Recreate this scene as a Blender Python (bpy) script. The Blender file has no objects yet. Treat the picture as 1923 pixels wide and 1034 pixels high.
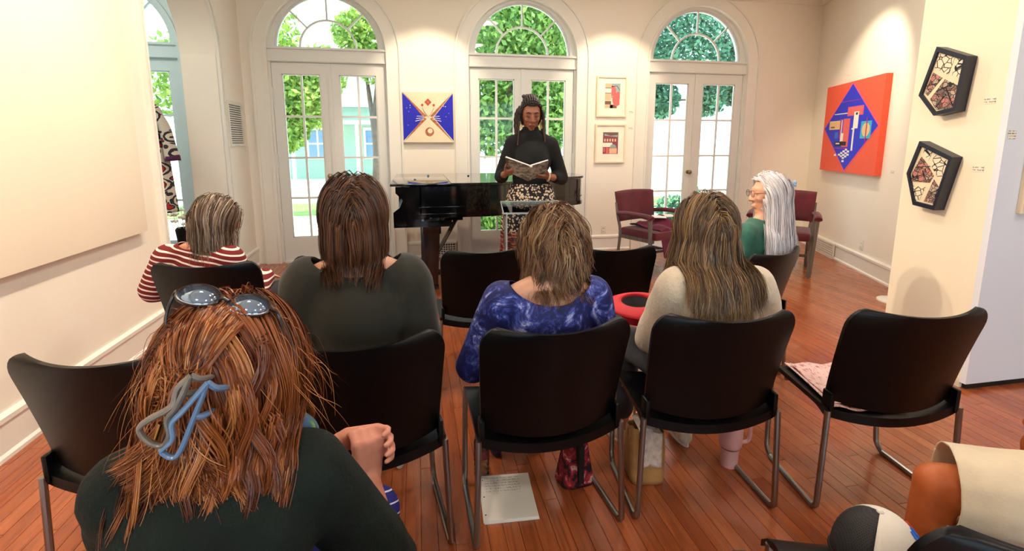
import bpy, bmesh, math, random
import numpy as np
from mathutils import Vector, Matrix, Euler
random.seed(7); RNG = np.random.default_rng(7)
PI = math.pi
S = bpy.context.scene
COL = S.collection

# ------------------------------------------------------------------ camera
cam_d = bpy.data.cameras.new('camera'); cam = bpy.data.objects.new('camera', cam_d); COL.objects.link(cam)
cam_d.sensor_fit = 'HORIZONTAL'; cam_d.sensor_width = 36.0
cam_d.lens = 930.0 / 1923.0 * 36.0
cam_d.shift_y = (425.0 - 517.0) / 1923.0          # the photo is a crop: optical axis lies above its middle
cam_d.clip_start = 0.05; cam_d.clip_end = 400
cam.location = (0, 0, 1.42)
cam.rotation_euler = (PI / 2 - math.radians(9.462), 0, -math.radians(10.838))
S.camera = cam

# ------------------------------------------------------------------ world, sun, exposure
S.view_settings.view_transform = 'Standard'; S.view_settings.look = 'None'
S.view_settings.exposure = 0.55; S.view_settings.gamma = 1.0; S.view_settings.use_curve_mapping = False
W = bpy.data.worlds.new('sky'); S.world = W; W.use_nodes = True
_b = W.node_tree.nodes['Background']; _b.inputs['Color'].default_value = (0.62, 0.82, 1.0, 1); _b.inputs['Strength'].default_value = 3.6
sun_d = bpy.data.lights.new('sun', 'SUN'); sun_d.energy = 7.0; sun_d.angle = 0.01; sun_d.color = (1.0, 0.95, 0.86)
sun = bpy.data.objects.new('sun', sun_d); COL.objects.link(sun); sun.rotation_euler = Vector((-.75, -.10, -.65)).to_track_quat('-Z', 'Y').to_euler()

# ------------------------------------------------------------------ track lamps (position, aim, watts, cone, colour), then added ceiling fill
WARM = (1.0, 0.80, 0.58); NEUT = (1.0, 0.90, 0.78)
SPOTS = [
    ((-1.30, 2.72, 3.24), (3.11, 2.42, 1.40), 150, 36, WARM),
    ((-1.05, 2.90, 3.24), (3.11, 2.46, 1.30), 130, 36, WARM),
    ((0.25, 5.05, 3.24), (0.16, 6.25, 1.80), 75, 62, WARM),
    ((2.55, 5.05, 3.24), (2.51, 6.25, 1.90), 75, 62, WARM),
    ((3.90, 4.55, 3.24), (5.0, 4.9, 1.75), 85, 66, WARM),
    ((-0.55, 2.0, 3.24), (-1.9, 2.3, 1.60), 80, 84, WARM),
    ((-0.60, 3.5, 3.24), (-1.9, 3.4, 1.60), 80, 84, WARM),
    ((-0.55, 0.4, 3.24), (-1.9, 0.8, 1.50), 60, 84, WARM),
]
DOWN = [(-0.6, 2.6), (1.2, 2.6), (3.0, 3.6), (-0.6, -0.8), (1.6, -0.8), (3.6, 0.6), (1.2, 4.4), (-3.3, 4.9)]  # unseen round lamps added on the ceiling for general fill
FILL_W = 14

# ------------------------------------------------------------------ helpers
def lin(c):
    f = lambda v: v / 12.92 if v <= 0.04045 else ((v + 0.055) / 1.055) ** 2.4
    return tuple(f(v / 255.0) for v in c[:3]) + (1.0,)

class MB:
    """collects verts and faces of one mesh; every method takes world or local metres"""
    def __init__(s): s.v = []; s.f = []; s.mi = []; s.m = 0
    def add(s, vs, fs):
        o = len(s.v); s.v.extend([tuple(map(float, p)) for p in vs])
        for f in fs: s.f.append(tuple(i + o for i in f)); s.mi.append(s.m)
        return s
    def box(s, x0, y0, z0, x1, y1, z1, M=None):
        vs = [(x, y, z) for z in (z0, z1) for y in (y0, y1) for x in (x0, x1)]
        if M is not None: vs = [tuple(M @ Vector(p)) for p in vs]
        return s.add(vs, [(0, 2, 3, 1), (4, 5, 7, 6), (0, 1, 5, 4), (2, 6, 7, 3), (0, 4, 6, 2), (1, 3, 7, 5)])
    def bbox(s, x0, y0, z0, x1, y1, z1, b=.004, M=None):
        """box with chamfered edges"""
        bm = bmesh.new(); bmesh.ops.create_cube(bm, size=1)
        for v in bm.verts: v.co = Vector(((x0 + x1) / 2 + v.co.x * (x1 - x0), (y0 + y1) / 2 + v.co.y * (y1 - y0), (z0 + z1) / 2 + v.co.z * (z1 - z0)))
        bmesh.ops.bevel(bm, geom=list(bm.edges), offset=b, segments=2, affect='EDGES', profile=.6)
        return s.bm(bm, M)
    def bm(s, bm, M=None):
        bm.verts.index_update()
        vs = [(M @ v.co) if M is not None else v.co.copy() for v in bm.verts]
        s.add(vs, [tuple(v.index for v in f.verts) for f in bm.faces]); bm.free(); return s
    def prism(s, poly, d0, d1, fn):
        """polygon (a,b) list extruded from depth d0 to d1; fn(a,b,d) -> xyz"""
        n = len(poly)
        vs = [fn(a, b, d0) for a, b in poly] + [fn(a, b, d1) for a, b in poly]
        return s.add(vs, [tuple(range(n))[::-1], tuple(range(n, 2 * n))] + [(i, (i + 1) % n, n + (i + 1) % n, n + i) for i in range(n)])
    def strip(s, A, B, d0, d1, fn, closed=False):
        """solid band between polylines A and B"""
        n = len(A); vs = []
        for i in range(n): vs += [fn(*A[i], d0), fn(*B[i], d0), fn(*A[i], d1), fn(*B[i], d1)]
        fs = []
        for i in range(n if closed else n - 1):
            j = (i + 1) % n; a = 4 * i; b = 4 * j
            fs += [(a, a + 1, b + 1, b), (a + 2, b + 2, b + 3, a + 3), (a, b, b + 2, a + 2), (a + 1, a + 3, b + 3, b + 1)]
        if not closed: fs += [(0, 2, 3, 1), (4 * n - 4, 4 * n - 3, 4 * n - 1, 4 * n - 2)]
        return s.add(vs, fs)
    def tube(s, pts, r, n=8, cap=True, flat=None):
        pts = [Vector(p) for p in pts]; m = len(pts)
        rs = r if isinstance(r, (list, tuple)) else [r] * m
        t0 = (pts[1] - pts[0]).normalized()
        u = t0.cross(Vector((0, 0, 1)) if abs(t0.z) < .9 else Vector((1, 0, 0))).normalized()
        vs = []
        for i, p in enumerate(pts):
            t = ((pts[min(i + 1, m - 1)] - pts[max(i - 1, 0)])).normalized()
            u = (u - t * u.dot(t)).normalized(); w = t.cross(u)
            for k in range(n):
                a = 2 * PI * k / n
                vs.append(p + (u * math.cos(a) + w * math.sin(a) * (flat or 1)) * rs[i])
        fs = [(i * n + k, i * n + (k + 1) % n, (i + 1) * n + (k + 1) % n, (i + 1) * n + k) for i in range(m - 1) for k in range(n)]
        if cap: fs += [tuple(range(n))[::-1], tuple(range((m - 1) * n, m * n))]
        return s.add(vs, fs)
    def lathe(s, prof, n=24, M=None, ax='z'):
        vs = []
        for r, z in prof:
            for k in range(n):
                a = 2 * PI * k / n; p = Vector((r * math.cos(a), r * math.sin(a), z))
                vs.append(M @ p if M is not None else p)
        m = len(prof)
        fs = [(i * n + k, i * n + (k + 1) % n, (i + 1) * n + (k + 1) % n, (i + 1) * n + k) for i in range(m - 1) for k in range(n)]
        fs += [tuple(range(n))[::-1], tuple(range((m - 1) * n, m * n))]
        return s.add(vs, fs)
    def ball(s, c, r, nu=14, nv=9, M=None):
        r = r if isinstance(r, (list, tuple)) else (r, r, r); c = Vector(c)
        vs = [c + (M @ Vector((0, 0, r[2])) if M is not None else Vector((0, 0, r[2])))]
        for j in range(1, nv):
            t = PI * j / nv
            for i in range(nu):
                a = 2 * PI * i / nu; p = Vector((r[0] * math.sin(t) * math.cos(a), r[1] * math.sin(t) * math.sin(a), r[2] * math.cos(t)))
                vs.append(c + (M @ p if M is not None else p))
        vs.append(c - (M @ Vector((0, 0, r[2])) if M is not None else Vector((0, 0, r[2]))))
        fs = [(0, 1 + i, 1 + (i + 1) % nu) for i in range(nu)]
        for j in range(nv - 2):
            for i in range(nu):
                a = 1 + j * nu + i; b = 1 + j * nu + (i + 1) % nu
                fs.append((a, a + nu, b + nu, b))
        L = len(vs) - 1; o = 1 + (nv - 2) * nu
        fs += [(L, o + (i + 1) % nu, o + i) for i in range(nu)]
        return s.add(vs, fs)
    def grid(s, fn, nu, nv, close_u=False):
        """fn(u,v) u,v in 0..1"""
        vs = [fn(i / (nu if close_u else nu - 1), j / (nv - 1)) for j in range(nv) for i in range(nu)]
        fs = []
        for j in range(nv - 1):
            for i in range(nu if close_u else nu - 1):
                k = (i + 1) % nu
                fs.append((j * nu + i, j * nu + k, (j + 1) * nu + k, (j + 1) * nu + i))
        return s.add(vs, fs)
    def mesh(s, name, mats, smooth=True, angle=35):
        me = bpy.data.meshes.new(name); me.from_pydata(s.v, [], s.f); me.update()
        for m in (mats if isinstance(mats, (list, tuple)) else [mats]): me.materials.append(m)
        if any(s.mi): me.polygons.foreach_set('material_index', s.mi)
        bm = bmesh.new(); bm.from_mesh(me); bmesh.ops.recalc_face_normals(bm, faces=bm.faces)
        if smooth:
            for f in bm.faces: f.smooth = True
            for e in bm.edges:
                if len(e.link_faces) == 2 and e.calc_face_angle(0) > math.radians(angle): e.smooth = False
        bm.to_mesh(me); bm.free(); return me
    def build(s, name, mats, parent=None, smooth=True, angle=35, solid=0):
        o = bpy.data.objects.new(name, s.mesh(name, mats, smooth, angle)); COL.objects.link(o)
        if parent is not None: o.parent = parent
        if solid:
            m = o.modifiers.new('thick', 'SOLIDIFY'); m.thickness = solid; m.offset = 0
        return o

def tag(o, label=None, cat=None, group=None, kind=None):
    if label: o['label'] = label
    if cat: o['category'] = cat
    if group: o['group'] = group
    if kind: o['kind'] = kind
    return o
def empty(name, loc=(0, 0, 0), rz=0):
    o = bpy.data.objects.new(name, None); COL.objects.link(o); o.location = loc; o.rotation_euler = (0, 0, rz); o.empty_display_size = .1
    return o
def copy_tree(o, parent=None):
    c = o.copy(); COL.objects.link(c); c.parent = parent
    for k, v in o.items():
        if k not in c: c[k] = v
    for ch in list(o.children): copy_tree(ch, c)
    return c
def sub(o, lv=2):
    m = o.modifiers.new('sub', 'SUBSURF'); m.levels = lv; m.render_levels = lv; return o
def catmull(P, n=8):
    P = [Vector(p) for p in P]; Q = [P[0] * 2 - P[1]] + P + [P[-1] * 2 - P[-2]]; out = []
    for i in range(1, len(Q) - 2):
        for k in range(n):
            t = k / n; a, b, c, d = Q[i - 1:i + 3]
            out.append(.5 * ((2 * b) + (c - a) * t + (2 * a - 5 * b + 4 * c - d) * t * t + (3 * b - a - 3 * c + d) * t ** 3))
    return out + [P[-1]]
def arc_pts(cx, cz, r, a0, a1, n, rz=None):
    return [(cx + r * math.cos(a0 + (a1 - a0) * i / n), cz + (rz or r) * math.sin(a0 + (a1 - a0) * i / n)) for i in range(n + 1)]

# ------------------------------------------------------------------ materials
MATS = {}
class NT:
    def __init__(s, name):
        s.m = bpy.data.materials.new(name); s.m.use_nodes = True; s.t = s.m.node_tree; s.n = s.t.nodes
        s.b = s.n['Principled BSDF']; s.tc = None
    def node(s, typ, **kw):
        d = s.n.new(typ)
        for k, v in kw.items():
            if k.startswith('_'): setattr(d, k[1:], v)
            else:
                k2 = k.replace('_', ' ')
                sock = d.inputs[int(k[1:])] if (k[0] == 'i' and k[1:].isdigit()) else d.inputs[k2]
                if hasattr(v, 'links') or isinstance(v, bpy.types.NodeSocket): s.t.links.new(v, sock)
                else: sock.default_value = v
        return d
    def link(s, a, b): s.t.links.new(a, b)
    def coord(s, which='Object', scale=(1, 1, 1), rot=(0, 0, 0), loc=(0, 0, 0)):
        if s.tc is None: s.tc = s.n.new('ShaderNodeTexCoord')
        mp = s.n.new('ShaderNodeMapping'); s.link(s.tc.outputs[which], mp.inputs['Vector'])
        mp.inputs['Scale'].default_value = scale; mp.inputs['Rotation'].default_value = rot; mp.inputs['Location'].default_value = loc
        return mp.outputs['Vector']
    def noise(s, vec, scale=5, detail=4, rough=.55, dist=0, out='Fac'):
        d = s.node('ShaderNodeTexNoise', Scale=scale, Detail=detail, Roughness=rough, Distortion=dist); s.link(vec, d.inputs['Vector']); return d.outputs[out]
    def ramp(s, fac, stops, interp='LINEAR'):
        d = s.n.new('ShaderNodeValToRGB'); s.link(fac, d.inputs['Fac']); cr = d.color_ramp; cr.interpolation = interp
        while len(cr.elements) < len(stops): cr.elements.new(.5)
        for e, (p, c) in zip(cr.elements, stops): e.position = p; e.color = c if len(c) == 4 else tuple(c) + (1,)
        return d.outputs['Color']
    def math(s, op, a, b=None, clamp=False):
        d = s.n.new('ShaderNodeMath'); d.operation = op; d.use_clamp = clamp
        for i, v in enumerate((a, b)):
            if v is None: continue
            if isinstance(v, (int, float)): d.inputs[i].default_value = v
            else: s.link(v, d.inputs[i])
        return d.outputs[0]
    def mix(s, fac, a, b, blend='MIX'):
        d = s.n.new('ShaderNodeMix'); d.data_type = 'RGBA'; d.blend_type = blend
        for sock, v in ((d.inputs[0], fac), (d.inputs[6], a), (d.inputs[7], b)):
            if isinstance(v, (int, float)): sock.default_value = v
            elif isinstance(v, (tuple, list)): sock.default_value = v
            else: s.link(v, sock)
        return d.outputs[2]
    def sep(s, vec):
        d = s.n.new('ShaderNodeSeparateXYZ'); s.link(vec, d.inputs[0]); return d.outputs
    def bump(s, h, strength=.3, dist=.01):
        d = s.node('ShaderNodeBump', Strength=strength, Distance=dist); s.link(h, d.inputs['Height']); s.link(d.outputs[0], s.b.inputs['Normal'])
    def col(s, c):
        if isinstance(c, (tuple, list)): s.b.inputs['Base Color'].default_value = c
        else: s.link(c, s.b.inputs['Base Color'])
    def done(s, rough=.5, metal=0, spec=None, coat=0, sheen=0):
        if isinstance(rough, (int, float)): s.b.inputs['Roughness'].default_value = rough
        else: s.link(rough, s.b.inputs['Roughness'])
        s.b.inputs['Metallic'].default_value = metal
        if spec is not None: s.b.inputs['Specular IOR Level'].default_value = spec
        if coat: s.b.inputs['Coat Weight'].default_value = coat; s.b.inputs['Coat Roughness'].default_value = .08
        if sheen: s.b.inputs['Sheen Weight'].default_value = sheen
        MATS[s.m.name] = s.m; return s.m
def plain(name, rgb, rough=.5, metal=0, var=.06, scale=6, bump=0, bscale=60, spec=None, coat=0, sheen=0):
    t = NT(name); c = lin(rgb); v = t.coord('Object')
    dark = tuple(x * (1 - var) for x in c[:3]) + (1,); lite = tuple(min(1, x * (1 + var)) for x in c[:3]) + (1,)
    t.col(t.ramp(t.noise(v, scale, 3), [(.3, dark), (.7, lite)]))
    if bump: t.bump(t.noise(v, bscale, 4), bump, .004)
    return t.done(rough, metal, spec, coat, sheen)
# ------------------------------------------------------------------ materials of the room
M_WALL = plain('wall_paint', (246, 238, 224), .75, var=.015, scale=1.2, bump=.05, bscale=180)
M_CEIL = plain('ceiling_paint', (248, 244, 236), .85, var=.01)
M_TRIM = plain('trim_paint', (240, 236, 226), .38, var=.012, scale=2)
M_DOOR = plain('door_paint', (228, 228, 222), .38, var=.012, scale=2)
M_VEST = plain('vestibule_paint', (222, 234, 232), .6, var=.015, scale=1.2)
M_VTRIM = plain('vestibule_trim', (204, 226, 234), .45, var=.015, scale=1.2)
M_PIER = plain('pier_paint', (250, 238, 214), .75, var=.012, scale=1.5, bump=.05, bscale=180)
M_WHITE = plain('partition_paint', (232, 236, 246), .7, var=.012, scale=1.5)
M_BRASS = plain('old_brass', (150, 140, 110), .35, 1, var=.1)
M_BLACKGAP = plain('black_base', (12, 12, 14), .6)
def _glass():
    m = bpy.data.materials.new('window_glass'); m.use_nodes = True; t = m.node_tree
    for n in list(t.nodes): t.nodes.remove(n)
    o = t.nodes.new('ShaderNodeOutputMaterial'); mx = t.nodes.new('ShaderNodeMixShader'); tr = t.nodes.new('ShaderNodeBsdfTransparent'); gl = t.nodes.new('ShaderNodeBsdfGlossy')
    fr = t.nodes.new('ShaderNodeFresnel'); fr.inputs['IOR'].default_value = 1.25
    tr.inputs['Color'].default_value = (.95, .98, .97, 1); gl.inputs['Roughness'].default_value = .02
    t.links.new(fr.outputs[0], mx.inputs[0]); t.links.new(tr.outputs[0], mx.inputs[1]); t.links.new(gl.outputs[0], mx.inputs[2]); t.links.new(mx.outputs[0], o.inputs['Surface'])
    return m
M_GLASS = _glass()
def _wood():
    t = NT('oak_floor'); v = t.coord('Object', (1, 1, 1))
    oi = t.n.new('ShaderNodeObjectInfo')
    at = t.n.new('ShaderNodeAttribute'); at.attribute_name = 'rnd'
    rnd = t.math('FRACT', t.math('ADD', oi.outputs['Random'], at.outputs['Fac']))
    g = t.coord('Object', (38, 1.6, 1)); addv = t.n.new('ShaderNodeVectorMath'); addv.operation = 'ADD'; t.link(g, addv.inputs[0])
    cmb = t.n.new('ShaderNodeCombineXYZ'); t.link(t.math('MULTIPLY', rnd, 37.), cmb.inputs[0]); t.link(t.math('MULTIPLY', rnd, 91.), cmb.inputs[1]); t.link(cmb.outputs[0], addv.inputs[1])
    grain = t.noise(addv.outputs[0], 2.2, 6, .62, .6)
    base = t.ramp(rnd, [(0, lin((160, 82, 44))), (.3, lin((176, 94, 52))), (.6, lin((188, 104, 60))), (.85, lin((168, 88, 48))), (1, lin((198, 118, 72)))])
    dark = t.mix(t.ramp(grain, [(.38, (0, 0, 0)), (.66, (1, 1, 1))]), base, lin((116, 54, 26)))
    c = t.mix(.62, base, dark)
    t.col(c); t.bump(grain, .05, .002)
    return t.done(t.ramp(grain, [(.3, (.20, .20, .20)), (.8, (.34, .34, .34))]), spec=.5, coat=.25)
M_WOOD = _wood()

# ------------------------------------------------------------------ room dimensions
XL, YB, ZC = -1.9, 6.25, 3.36
RW = ((4.60, 3.9), (5.54, 6.25))          # right wall line (plan), runs on forwards behind the pier
def rw_x(y): (x0, y0), (x1, y1) = RW; return x0 + (y - y0) * (x1 - x0) / (y1 - y0)

# floor planks: strips along y
PW = .0605
M_JOINT = plain('floor_joint', (112, 54, 30), .6)
fl = MB().box(-4.6, -3.4, -.12, 6.6, YB + .3, -.0028).build('floor', M_JOINT, smooth=False); tag(fl, 'red-brown polished oak strip floor under all the chairs', 'floor', kind='structure')
def proj(p):
    v = Vector(p) - Vector((0, 0, 1.42)); th, ps = math.radians(9.462), math.radians(10.838)
    f = Vector((math.sin(ps) * math.cos(th), math.cos(ps) * math.cos(th), -math.sin(th))); r = Vector((math.cos(ps), -math.sin(ps), 0)); u = r.cross(f); w = v.dot(f)
    return (961.5 + 930 * v.dot(r) / w, 425 - 930 * v.dot(u) / w) if w > .05 else None
planks = []
x = XL - .0
row = 0
while x < 6.4:
    y = -3.3 - random.random()
    while y < YB + .1:
        L = random.uniform(.7, 1.7); y1 = min(y + L, YB + .12)
        if y1 - y > .05: planks.append((x, y, min(x + PW, 6.5), y1))
        y += L
    x += PW; row += 1
for k in range(int(2.6 / PW)):
    y = 3.9
    while y < YB + .1:
        L = random.uniform(.8, 1.5); y1 = min(y + L, YB + .12); planks.append((XL - (k + 1) * PW, y, XL - k * PW, y1)); y += L
def score(p):
    c = [proj(((p[0] + p[2]) / 2, p[1] + (p[3] - p[1]) * t, 0)) for t in (.05, .35, .65, .95)]
    n = sum(1 for q in c if q and 0 < q[0] < 1923 and 0 < q[1] < 1034)
    if n == 0 or p[0] > rw_x(p[1]) or (p[0] > 3.11 and 2.2 < (p[1] + p[3]) / 2 < 2.7): return 0
    my = max(.4, (p[1] + p[3]) / 2)
    return n * (p[3] - p[1]) / my ** 2
planks.sort(key=score, reverse=True)
def plank_mesh(ps, name, per):
    vs, fs, rn = [], [], []
    for (a, b, c, d) in ps:
        r = random.random(); z = random.uniform(-.0006, .0004); g = .0003
        a += g; b += g; c -= g; d -= g; o = len(vs); e = .0011
        vs += [(a, b, z - .003), (c, b, z - .003), (c, d, z - .003), (a, d, z - .003), (a + e, b + e, z), (c - e, b + e, z), (c - e, d - e, z), (a + e, d - e, z)]
        fs += [(o + 4, o + 5, o + 6, o + 7), (o, o + 1, o + 5, o + 4), (o + 1, o + 2, o + 6, o + 5), (o + 2, o + 3, o + 7, o + 6), (o + 3, o, o + 4, o + 7)]
        rn += [r] * 8
    me = bpy.data.meshes.new(name); me.from_pydata(vs, [], fs); me.update(); me.materials.append(M_WOOD)
    if per: me.attributes.new('rnd', 'FLOAT', 'POINT').data.foreach_set('value', rn)
    return me
for p in planks[:300]:
    o = bpy.data.objects.new('plank', plank_mesh([p], 'plank', False)); COL.objects.link(o); o.parent = fl
o = bpy.data.objects.new('plank_field', plank_mesh(planks[300:], 'plank_field', True)); COL.objects.link(o); o.parent = fl; o['kind'] = 'stuff'

# ------------------------------------------------------------------ walls with arched openings
def arch_wall(name, a0, a1, opens, d0, d1, fn, mat, zt=ZC):
    """opens: (centre, half width, spring z). fn(a,z,d)"""
    m = MB(); prev = a0
    for (c, hw, zs) in sorted(opens):
        m.prism([(prev, 0), (c - hw, 0), (c - hw, zt), (prev, zt)], d0, d1, fn)
        A = arc_pts(c, zs, hw, PI, 0, 28); B = [(p[0], zt) for p in A]
        m.strip(A, B, d0, d1, fn); prev = c + hw
        for sx in (-1, 1):
            pass
    m.prism([(prev, 0), (a1, 0), (a1, zt), (prev, zt)], d0, d1, fn)
    return m.build(name, mat, angle=30)
fb = lambda a, z, d: (a, d, z)
fx = lambda a, z, d: (d, a, z)
DOORS = [(-3.215, .668), (-.968, .634), (1.342, .668), (3.726, .695)]
ZS = 2.47
w = arch_wall('wall_back', -4.4, 6.2, [(c, h + .02, ZS) for c, h in DOORS], YB, YB + .22, fb, M_WALL); tag(w, 'cream plaster back wall with three arched french doors', 'wall', kind='structure')
# left wall: near stretch and far stretch round the arch (near jamb y 4.15, far jamb 5.52)
w = arch_wall('wall_left', -3.4, YB, [(4.835, .685, 2.28)], XL - .32, XL, fx, M_WALL); tag(w, 'cream left wall with arched opening to the entrance nook', 'wall', kind='structure')
# right wall, slanting
DW = d = Vector((RW[1][0] - RW[0][0], RW[1][1] - RW[0][1], 0)).normalized(); m = MB(); nrm = Vector((d.y, -d.x, 0))
a = Vector((rw_x(2.4), 2.4, 0)); b = Vector((rw_x(6.45), 6.45, 0))
m.add([a, b, b + nrm * .2, a + nrm * .2] + [q + Vector((0, 0, ZC)) for q in (a, b, b + nrm * .2, a + nrm * .2)], [(0, 1, 5, 4), (1, 2, 6, 5), (2, 3, 7, 6), (3, 0, 4, 7), (0, 3, 2, 1), (4, 5, 6, 7)])
tag(m.build('wall_right', M_WALL, smooth=False), 'cream right wall with the orange diamond painting', 'wall', kind='structure')
# pier (cream) and white partition face towards the camera
tag(MB().box(3.11, 2.19, 0, 4.25, 2.70, ZC).build('wall_pier', M_PIER, smooth=False), 'cream wall pier carrying two pentagon artworks', 'wall', kind='structure')
p = MB().box(3.108, 2.155, .035, 6.4, 2.189, ZC).build('wall_partition', M_WHITE, smooth=False); tag(p, 'cool white partition wall at right above a dark gap', 'wall', kind='structure')
MB().box(3.13, 2.165, 0, 6.4, 2.189, .034).build('base_gap', M_BLACKGAP, p, smooth=False)
m = MB(); xs = [-4.6]
RWIN = [(-1.5, .7), (1.6, 3.8)]  # windows out of view, put in for cool daylight from behind
for (x0, x1) in RWIN: xs += [x0, x1]; m.box(x0, -3.5, 0, x1, -3.3, .55); m.box(x0, -3.5, 2.75, x1, -3.3, ZC)
xs.append(6.6)
for k in range(0, len(xs), 2): m.box(xs[k], -3.5, 0, xs[k + 1], -3.3, ZC)
tag(m.build('wall_rear', M_WALL, smooth=False), 'cream wall behind the photographer with two unseen windows', 'wall', kind='structure')
for i, (x0, x1) in enumerate(RWIN):
    wr = empty('window_%d' % (i + 1), ((x0 + x1) / 2, -3.4, .55)); tag(wr, ['unseen white sash window behind the photographer on the left', 'unseen white sash window behind the photographer on the right'][i], 'window', kind='structure'); hw = (x1 - x0) / 2
    f = MB()
    for q in ((-hw, 0, -hw + .06, 2.2), (hw - .06, 0, hw, 2.2), (-hw, 0, hw, .06), (-hw, 2.14, hw, 2.2), (-hw, 1.07, hw, 1.13), (-.02, 0, .02, 2.2)): f.box(q[0], -.04, q[1], q[2], .04, q[3])
    f.build('sash_frame', M_TRIM, wr, smooth=False)
    for sx in (-1, 1):
        for (z0, z1) in ((.06, 1.07), (1.13, 2.14)): MB().box(min(sx * .02, sx * (hw - .06)), -.002, z0, max(sx * .02, sx * (hw - .06)), .002, z1).build('pane', M_GLASS, wr, smooth=False)
tag(MB().box(6.35, -3.4, 0, 6.55, 2.3, ZC).build('wall_side', M_WALL, smooth=False), 'cream side wall outside the frame', 'wall', kind='structure')
tag(MB().box(-4.7, -3.5, ZC, 6.7, YB + .25, ZC + .3).build('ceiling', M_CEIL, smooth=False), 'flat white ceiling of the room', 'ceiling', kind='structure')
# vestibule shell beyond the left arch
tag(MB().box(-4.6, 3.7, 0, -4.4, YB + .2, ZC).build('wall_vestibule_end', M_VEST, smooth=False), 'pale far wall of the entrance nook', 'wall', kind='structure')
tag(MB().box(-4.4, 3.7, 0, XL - .32, 3.9, ZC).build('wall_vestibule_near', M_VEST, smooth=False), 'pale near wall of the entrance nook', 'wall', kind='structure')
# arch casing on the left wall: double moulding round the opening
t = MB(); C0 = 4.835; R0 = .685
def arch_path(c, r, zs, n=26, z0=0): return [(c - r, z0)] + arc_pts(c, zs, r, PI, 0, n) + [(c + r, z0)]
for r0, r1, dd in ((0.0, .022, .030), (.022, .050, .016), (.050, .066, .034)):
    t.strip(arch_path(C0, R0 + r0, 2.28), arch_path(C0, R0 + r1, 2.28), XL - .002, XL + dd, fx)
tag(t.build('trim_1', M_TRIM), 'white moulded casing around the left arch', 'trim', kind='structure')

def baseboard(name, p0, p1, nx, ny, label, z1=.205):
    """profile extruded from plan point p0 to p1; (nx,ny) points into the room"""
    prof = [(0, 0), (.030, 0), (.030, .018), (.018, .030), (.018, z1 - .045), (.026, z1 - .035), (.026, z1 - .012), (.012, z1), (0, z1)]
    vs = []
    for (px, py) in (p0, p1):
        for (q, z) in prof: vs.append((px + nx * q, py + ny * q, z))
    n = len(prof); fs = [(i, (i + 1) % n, n + (i + 1) % n, n + i) for i in range(n)] + [tuple(range(n)), tuple(range(n, 2 * n))]
    tag(MB().add(vs, fs).build(name, M_TRIM, angle=20), label, 'baseboard', kind='structure')
baseboard('baseboard_left', (XL, -3.3), (XL, 4.08), 1, 0, 'white baseboard along the near left wall')
baseboard('baseboard_left_far', (XL, 5.60), (XL, YB), 1, 0, 'white baseboard between arch and first french door')
baseboard('baseboard_back', (-.135, YB), (.47, YB), 0, -1, 'white baseboard behind the piano')
baseboard('baseboard_back_mid', (2.21, YB), (2.83, YB), 0, -1, 'white baseboard under the two framed prints')
baseboard('baseboard_back_right', (4.62, YB), (5.6, YB), 0, -1, 'white baseboard behind the right maroon armchair')
nn = -nrm
baseboard('baseboard_right', (rw_x(2.6), 2.6), (rw_x(6.24), 6.24), nn.x, nn.y, 'white baseboard along the right wall')
# crown moulding
t = MB().prism([(0, 0), (.07, 0), (.07, -.02), (.02, -.08), (0, -.08)], XL, 5.7, lambda a, b, d: (d, YB - a, ZC + b)); tag(t.build('trim_2', M_TRIM, angle=20), 'slim crown moulding at the top of the back wall', 'trim', kind='structure')
t = MB(); vs = []
for (px, py) in ((rw_x(2.7), 2.7), (rw_x(6.24), 6.24)):
    for (q, z) in [(0, 0), (.07, 0), (.07, -.02), (.02, -.08), (0, -.08)]: vs.append((px + nn.x * q, py + nn.y * q, ZC + z))
t.add(vs, [(i, (i + 1) % 5, 5 + (i + 1) % 5, 5 + i) for i in range(5)]); tag(t.build('trim_3', M_TRIM, angle=20), 'slim crown moulding at the top of the right wall', 'trim', kind='structure')

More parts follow.
